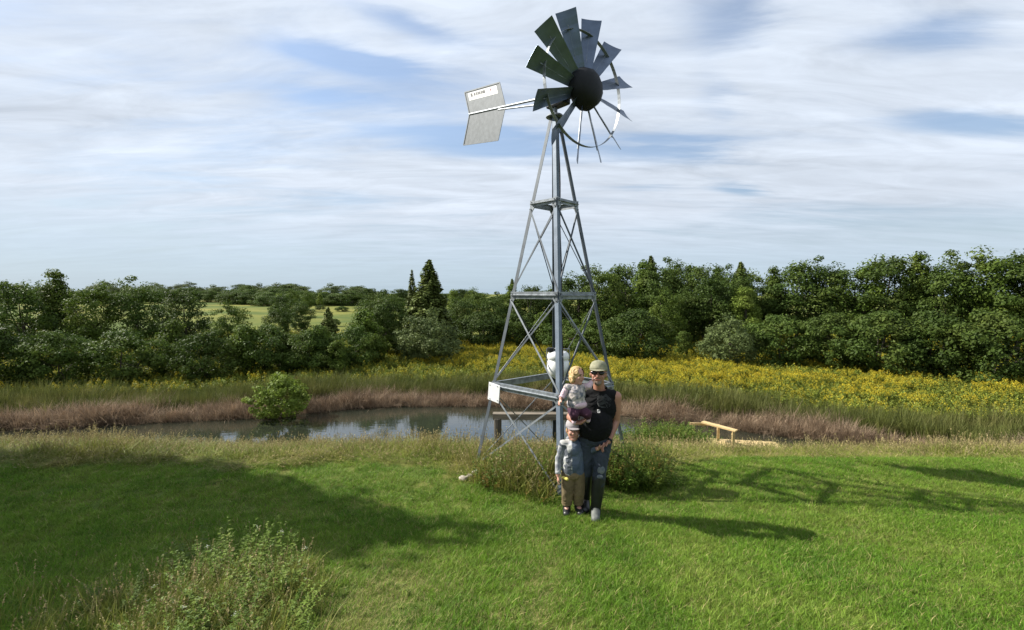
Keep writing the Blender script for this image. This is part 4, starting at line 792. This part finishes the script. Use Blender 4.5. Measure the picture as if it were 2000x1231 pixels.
def build_man():
    root = empty('person', (.945, 5.27, hz(.945, 5.2))); tag(root, 'man in tan cap, sunglasses, black sleeveless shirt, jeans and rubber boots holding a toddler', 'person')
    S = PM['skin']; bm = bmesh.new(); hs = .272; q = Quaternion((0, 0, 1), R(-14)) @ Quaternion((1, 0, 0), R(-11)); hc = Vector((.01, -.055, 1.60)); f = head(bm, hc, hs, q)
    cap_shape(bm, (.035, .01, 1.36), (.02, -.02, 1.52), .068, .06)
    SHR, SHL = Vector((.225, .01, 1.335)), Vector((-.15, .03, 1.335))
    cap_shape(bm, (.04, .01, 1.37), (.19, .01, 1.345), .06, .055); cap_shape(bm, (.03, .01, 1.37), (-.12, .03, 1.345), .06, .055)
    ell(bm, (.035, .01, 1.22), (.175, .115, .19)); ell(bm, (-.01, -.03, 1.04), (.17, .15, .19)); ell(bm, (0, .01, .90), (.165, .12, .12))
    EL, WR = Vector((.235, .05, 1.05)), Vector((.125, -.085, .855)); cap_shape(bm, SHR, SHR.lerp(EL, .5), .062, .056); cap_shape(bm, SHR.lerp(EL, .45), EL, .056, .043); cap_shape(bm, EL, EL.lerp(WR, .4), .045, .043); cap_shape(bm, EL.lerp(WR, .35), WR, .043, .029)
    hand(bm, WR, (-.75, -.45, -.42), (-.35, .3, -.85), (-.1, -.9, .3), 1.0, .75)
    EL2, WR2 = Vector((-.285, .02, 1.10)), Vector((-.25, -.20, 1.10)); cap_shape(bm, SHL, EL2, .06, .044); cap_shape(bm, EL2, WR2, .045, .03); hand(bm, WR2, (.55, -.75, .15), (0, .2, 1), (.7, .5, .3), 1.0, .5)
    legs = (((.085, .0, .87), (.04, -.045, .50), (.0, -.06, .10), (-.03, -.21, .045)), ((-.085, .02, .87), (-.095, .05, .49), (-.085, .16, .10), (-.10, .02, .045)))
    for hip, kn, an, toe in legs:
        cap_shape(bm, hip, kn, .088, .056); cap_shape(bm, kn, Vector(kn).lerp(Vector(an), .35), .056, .056); cap_shape(bm, Vector(kn).lerp(Vector(an), .3), an, .056, .038); cap_shape(bm, an, toe, .04, .03)
    skinned('body', bm, S, root, .0075, 5)
    # shirt
    bm = bmesh.new(); ell(bm, (.035, .01, 1.215), (.192, .132, .205)); ell(bm, (-.012, -.035, 1.035), (.19, .168, .20)); ell(bm, (.0, .01, .92), (.18, .135, .10)); cap_shape(bm, (.035, .01, 1.365), (.17, .012, 1.352), .07, .068); cap_shape(bm, (.03, .01, 1.365), (-.10, .03, 1.352), .07, .068); cap_shape(bm, (.04, .015, 1.33), (.035, .0, 1.44), .085, .082)
    shirt = skinned('shirt', bm, PM['black'], root, .009, 4, [((0, 0, .845), (0, 0, -1)), ((.03, -.02, 1.435), (0, -.35, 1))])
    # grey chest area and white badge, laid on the shirt front
    def on_front(x, z):
        best = -9
        for (c, r) in (((.035, .01, 1.215), (.192, .132, .205)), ((-.012, -.035, 1.035), (.19, .168, .20))):
            k = 1 - ((x - c[0]) / r[0]) ** 2 - ((z - c[2]) / r[2]) ** 2
            if k > 0: best = max(best, -(c[1] - r[1] * math.sqrt(k)))
        return -best
    def patch(name, x0, x1, z0, z1, m, nx=8, nz=8, rnd=.5):
        bm = bmesh.new(); G = []
        for j in range(nz + 1):
            row = []; t = j / nz * 2 - 1; hw = math.sqrt(max(0.02, 1 - abs(t) ** 3 * rnd))
            for i in range(nx + 1):
                x = (x0 + x1) / 2 + (i / nx - .5) * (x1 - x0) * hw; z = z0 + (z1 - z0) * j / nz; row.append(bm.verts.new((x, on_front(x, z) - .003, z)))
            G.append(row)
        for j in range(nz):
            for i in range(nx): bm.faces.new((G[j][i], G[j][i + 1], G[j + 1][i + 1], G[j + 1][i]))
        bmesh.ops.solidify(bm, geom=bm.faces[:], thickness=.003); bm_obj(name, bm, m, shirt, smooth=True)
    patch('chest_patch', -.01, .155, 1.24, 1.385, PM['grey'], 10, 10, .8); patch('badge', -.012, .022, 1.19, 1.222, PM['whitep'], 4, 4)
    # jeans
    bm = bmesh.new(); ell(bm, (0, .012, .875), (.178, .135, .115))
    for hip, kn, an, toe in legs: cap_shape(bm, hip, kn, .102, .072); cap_shape(bm, kn, Vector(kn).lerp(Vector(an), .5), .072, .07)
    je = skinned('jeans', bm, PM['jeans'], root, .009, 4, [((0, 0, .925), (0, 0, 1)), ((0, 0, .36), (0, 0, -1))])
    bm = bmesh.new(); ell(bm, (.045, -.105, .545), (.042, .018, .05)); ell(bm, (.03, -.115, .475), (.035, .015, .022)); bm_obj('knee_tear', bm, PM['tear'], je, smooth=True)
    bm = bmesh.new(); rings = []
    for zz, k in ((.885, 1.0), (.925, 1.0)): rings.append([Vector((.184 * k * math.cos(a), .012 + .141 * k * math.sin(a), zz)) for a in [2 * math.pi * i / 28 for i in range(28)]])
    loft(bm, rings, False); bmesh.ops.solidify(bm, geom=bm.faces[:], thickness=.004); bm_obj('belt', bm, PM['boot'], root)
    for hip, kn, an, toe in legs:
        kn = Vector(kn); an = Vector(an); toe = Vector(toe); top = kn.lerp(an, .12); dirv = (top - an).normalized(); bm = bmesh.new(); cap_shape(bm, top, top.lerp(an, .5), .076, .072); cap_shape(bm, top.lerp(an, .5), an, .072, .056); cap_shape(bm, an - Vector((0, 0, .03)), toe, .058, .046, 14, .85, (0, 0, 1)); cap_shape(bm, an + Vector((0, .03, -.06)), an + Vector((0, .03, -.065)), .05, .05)
        b = skinned('boot', bm, PM['boot'], root, .009, 3, [(top, dirv), ((0, 0, .0), (0, 0, -1))])
        bm = bmesh.new(); cap_shape(bm, an.lerp(toe, .45) + Vector((0, 0, .012)), toe + Vector((0, -.006, .004)), .050, .049, 14, .8, (0, 0, 1)); skinned('boot_toe', bm, PM['sole'] if hip[0] > 0 else PM['boot'], b, .009, 2, [((0, 0, .002), (0, 0, -1))])
    ball_cap(f, hs, q, root, PM['cap'])
    bm = bmesh.new()
    for sx in (-1, 1): ell(bm, f(sx * .145, -.345, .035), (.115 * hs, .05 * hs, .085 * hs), q); cap_shape(bm, f(sx * .25, -.30, .06), f(sx * .345, .02, .05), .015 * hs, .013 * hs, 6)
    cap_shape(bm, f(-.05, -.395, .06), f(.05, -.395, .06), .016 * hs, .016 * hs, 6); bm_obj('sunglasses', bm, PM['dark'], root, smooth=True)
    bm = bmesh.new(); ell(bm, f(0, -.235, -.36), (.14 * hs, .10 * hs, .115 * hs), q); ell(bm, f(0, -.335, -.175), (.14 * hs, .03 * hs, .024 * hs), q)
    for sx in (-1, 1): cap_shape(bm, f(sx * .14, -.27, -.19), f(sx * .10, -.26, -.36), .03 * hs, .05 * hs, 8)
    skinned('beard', bm, PM['beard'], root, .0055, 2)
    bm = bmesh.new(); ell(bm, f(0, .10, .02), (.325 * hs, .37 * hs, .28 * hs), q); skinned('hair', bm, PM['hair'], root, .009, 2, [(f(0, -.02, 0), q @ Vector((0, -1, -.2)))])
    face_parts(f, hs, q, root, PM['lip'], False)
    bm = bmesh.new(); rings = []; d = (WR - EL).normalized(); s, u = frame_of(d); c = EL.lerp(WR, .93)
    for t_ in (-.012, .012): rings.append([c + d * t_ + (s * math.cos(a) + u * math.sin(a)) * .036 for a in [2 * math.pi * i / 16 for i in range(16)]])
    loft(bm, rings, False); bmesh.ops.solidify(bm, geom=bm.faces[:], thickness=.003); bm_obj('watch', bm, PM['boot'], root)
def two_tone():
    m = PM['hoodblue'].copy(); m.name = 'two_tone_hoodie'; nt = m.node_tree; b = nt.nodes['Principled BSDF']; N = nt.nodes.new; L = nt.links.new; old = b.inputs['Base Color'].links[0].from_socket
    tc = N('ShaderNodeTexCoord'); sp = N('ShaderNodeSeparateXYZ'); L(tc.outputs['Object'], sp.inputs[0]); r = N('ShaderNodeMapRange'); r.inputs[1].default_value = -.035; r.inputs[2].default_value = -.025; L(sp.outputs[0], r.inputs[0])
    v = N('ShaderNodeTexVoronoi'); v.inputs['Scale'].default_value = 22; L(tc.outputs['Object'], v.inputs['Vector']); cr = N('ShaderNodeValToRGB'); cr.color_ramp.interpolation = 'CONSTANT'; e = cr.color_ramp.elements; e[0].color = (.42, .42, .40, 1); e[1].position = .55; e[1].color = (.10, .11, .13, 1); k = e.new(.8); k.color = (.50, .50, .52, 1); L(v.outputs['Color'], cr.inputs[0])
    x = N('ShaderNodeMix'); x.data_type = 'RGBA'; L(r.outputs[0], x.inputs[0]); L(cr.outputs[0], x.inputs[6]); L(old, x.inputs[7]); L(x.outputs[2], b.inputs['Base Color']); return m
def build_boy():
    root = empty('person', (.708, 5.30, hz(.708, 5.3))); tag(root, 'small boy in grey cap, grey-blue hooded top and khaki trousers standing in front', 'person'); root.scale = (1.04, 1.04, 1.06)
    S = PM['skin_child']; bm = bmesh.new(); hs = .228; q = Quaternion((0, 0, 1), R(-4)) @ Quaternion((1, 0, 0), R(-9)); f = head(bm, (-.015, -.03, .905), hs, q)
    cap_shape(bm, (-.01, 0, .77), (-.012, -.01, .85), .042, .04); ell(bm, (-.01, 0, .68), (.105, .075, .12)); ell(bm, (-.005, 0, .53), (.10, .078, .12))
    SA, EA, WA = Vector((-.115, .0, .75)), Vector((-.165, .02, .575)), Vector((-.175, -.03, .425)); SB, EB, WB = Vector((.10, .0, .75)), Vector((.185, -.05, .71)), Vector((.235, -.125, .745))
    for a, b, c in ((SA, EA, WA), (SB, EB, WB)): cap_shape(bm, a, b, .04, .032); cap_shape(bm, b, c, .032, .022)
    hand(bm, WA, (0, -.15, -1), (1, 0, 0), (0, -1, 0), .68, .45); hand(bm, WB, (.75, -.45, .45), (0, .5, .8), (-.3, -.7, .6), .68, .8)
    legs = (((-.06, 0, .44), (-.07, -.015, .25), (-.072, .01, .08), (-.085, -.085, .035)), ((.055, .0, .44), (.055, -.01, .25), (.055, .02, .08), (.065, -.075, .035)))
    for hip, kn, an, toe in legs: cap_shape(bm, hip, kn, .06, .042); cap_shape(bm, kn, an, .042, .03); cap_shape(bm, an, toe, .03, .024)
    skinned('body', bm, S, root, .006, 4)
    bm = bmesh.new(); cap_shape(bm, (-.045, .0, .68), (-.05, 0, .47), .078, .078, 16, 1.05, (0, 1, 0)); cap_shape(bm, (.03, .0, .68), (.04, 0, .47), .078, .078, 16, 1.05, (0, 1, 0)); ell(bm, (-.005, -.01, .56), (.10, .09, .13)); ell(bm, (-.01, -.006, .70), (.105, .09, .09)); cap_shape(bm, SA, SB, .05, .05); cap_shape(bm, (-.01, .01, .76), (-.01, .005, .80), .062, .055)
    top = skinned('hooded_top', bm, two_tone(), root, .007, 4, [((0, 0, .415), (0, 0, -1)), ((0, 0, .812), (0, -.2, 1))])
    bm = bmesh.new(); cap_shape(bm, (-.115, -.04, .405), (-.08, -.075, .40), .018, .016); bm_obj('yellow_shirt_hem', bm, PM['yellow'], root, smooth=True)
    bm = bmesh.new(); cap_shape(bm, SA, EA, .047, .038); cap_shape(bm, EA, WA, .037, .029); skinned('sleeve', bm, PM['hoodgrey'], root, .006, 3, [(WA.lerp(EA, .1), (WA - EA))])
    bm = bmesh.new(); cap_shape(bm, SB, EB, .047, .038); cap_shape(bm, EB, WB, .037, .029); skinned('sleeve', bm, PM['hoodblue'], root, .006, 3, [(WB.lerp(EB, .1), (WB - EB))])
    bm = bmesh.new(); cap_shape(bm, (-.05, .05, .79), (.03, .05, .79), .035, .035); skinned('hood', bm, PM['hoodgrey'], top, .006, 3)
    bm = bmesh.new(); ell(bm, (0, .0, .43), (.112, .088, .07))
    for hip, kn, an, toe in legs: cap_shape(bm, hip, kn, .072, .062); cap_shape(bm, kn, an, .062, .055)
    skinned('trousers', bm, PM['khaki'], root, .007, 3, [((0, 0, .47), (0, 0, 1)), ((0, 0, .10), (0, 0, -1))])
    for hip, kn, an, toe in legs:
        an = Vector(an); toe = Vector(toe); bm = bmesh.new(); cap_shape(bm, an + Vector((0, 0, .06)), an - Vector((0, -.005, .03)), .05, .044); cap_shape(bm, an - Vector((0, -.01, .03)), toe, .045, .04, 14, .85, (0, 0, 1)); skinned('boot', bm, PM['boot'], root, .007, 3, [((0, 0, .15), (0, 0, 1)), ((0, 0, 0), (0, 0, -1))])
    ball_cap(f, hs, q, root, PM['capgrey']); face_parts(f, hs, q, root, PM['lip'])
    bm = bmesh.new(); ell(bm, f(0, .06, .04), (.325 * hs, .37 * hs, .30 * hs), q); skinned('hair', bm, PM['blond'], root, .007, 2, [(f(0, -.10, 0), q @ Vector((0, -1, -.1)))])
def build_toddler():
    o = Vector((.70, 5.09, 1.195)); root = empty('person', o); tag(root, 'blond toddler in pink patterned top carried on the man\'s arm', 'person')
    S = PM['skin_child']; bm = bmesh.new(); hs = .20; q = Quaternion((0, 0, 1), R(40)) @ Quaternion((0, 1, 0), R(8)) @ Quaternion((1, 0, 0), R(-6)); f = head(bm, (.005, .0, .42), hs, q)
    cap_shape(bm, (-.008, .01, .30), (-.005, .01, .38), .04, .038); ell(bm, (-.005, .0, .22), (.085, .068, .11)); ell(bm, (.0, .0, .10), (.088, .072, .10))
    SA, EA, WA = Vector((-.095, .0, .295)), Vector((-.145, -.01, .22)), Vector((-.175, -.06, .185)); SB, EB, WB = Vector((.08, .0, .30)), Vector((.125, -.03, .315)), Vector((.165, .00, .36))
    for a, b, c in ((SA, EA, WA), (SB, EB, WB)): cap_shape(bm, a, b, .034, .028); cap_shape(bm, b, c, .028, .02)
    hand(bm, WA, (-.4, -.5, -.7), (.4, -.2, -.6), (.4, -.6, .3), .55, .6); hand(bm, WB, (.6, .1, .75), (.7, .3, -.3), (0, -.9, .2), .55, .5)
    legs = (((-.04, -.02, .05), (-.035, -.10, .025), (-.02, .0, -.045), (-.025, -.03, -.075)), ((.05, -.01, .05), (.105, -.075, .03), (.125, .02, -.03), (.125, .0, -.06)))
    for hip, kn, an, toe in legs: cap_shape(bm, hip, kn, .05, .038); cap_shape(bm, kn, an, .038, .028); cap_shape(bm, an, toe, .026, .02)
    skinned('body', bm, S, root, .0055, 4)
    bm = bmesh.new(); ell(bm, (-.005, .0, .215), (.10, .085, .125)); ell(bm, (.0, .0, .12), (.103, .088, .085)); cap_shape(bm, SA, SB, .045, .045); top = skinned('top', bm, PM['patt'], root, .006, 3, [((0, 0, .06), (0, 0, -1)), ((0, 0, .335), (0, 0, 1))])
    bm = bmesh.new(); ell(bm, (.015, -.005, .115), (.10, .092, .055)); skinned('top_hem', bm, PM['pink'], top, .006, 2, [((0, 0, .065), (0, 0, -1))])
    for a, b, c in ((SA, EA, WA), (SB, EB, WB)): bm = bmesh.new(); cap_shape(bm, a, b, .038, .032); cap_shape(bm, b, c, .031, .025); skinned('sleeve', bm, PM['pink'], root, .006, 2, [(c.lerp(b, .1), (c - b))])
    bm = bmesh.new(); ell(bm, (0, 0, .05), (.098, .082, .06))
    for hip, kn, an, toe in legs: cap_shape(bm, hip, kn, .058, .048); cap_shape(bm, kn, an, .047, .036)
    skinned('leggings', bm, PM['plum'], root, .006, 2, [((0, 0, -.055), (0, 0, -1))])
    for hip, kn, an, toe in legs: bm = bmesh.new(); cap_shape(bm, an, toe, .034, .028); bm_obj('sock', bm, PM['pink'], root, smooth=True)
    bm = bmesh.new(); ell(bm, f(0, .06, .13), (.36 * hs, .42 * hs, .385 * hs), q); ell(bm, f(0, .20, -.12), (.33 * hs, .24 * hs, .30 * hs), q)
    for sx in (-1, 1): cap_shape(bm, f(sx * .30, -.02, .10), f(sx * .31, .03, -.30), .085 * hs, .06 * hs)
    skinned('hair', bm, PM['blond'], root, .006, 2, [(f(0, -.285, .16), q @ Vector((0, -1, .35)))]); face_parts(f, hs, q, root, PM['lip'])
build_man(); build_boy(); build_toddler()
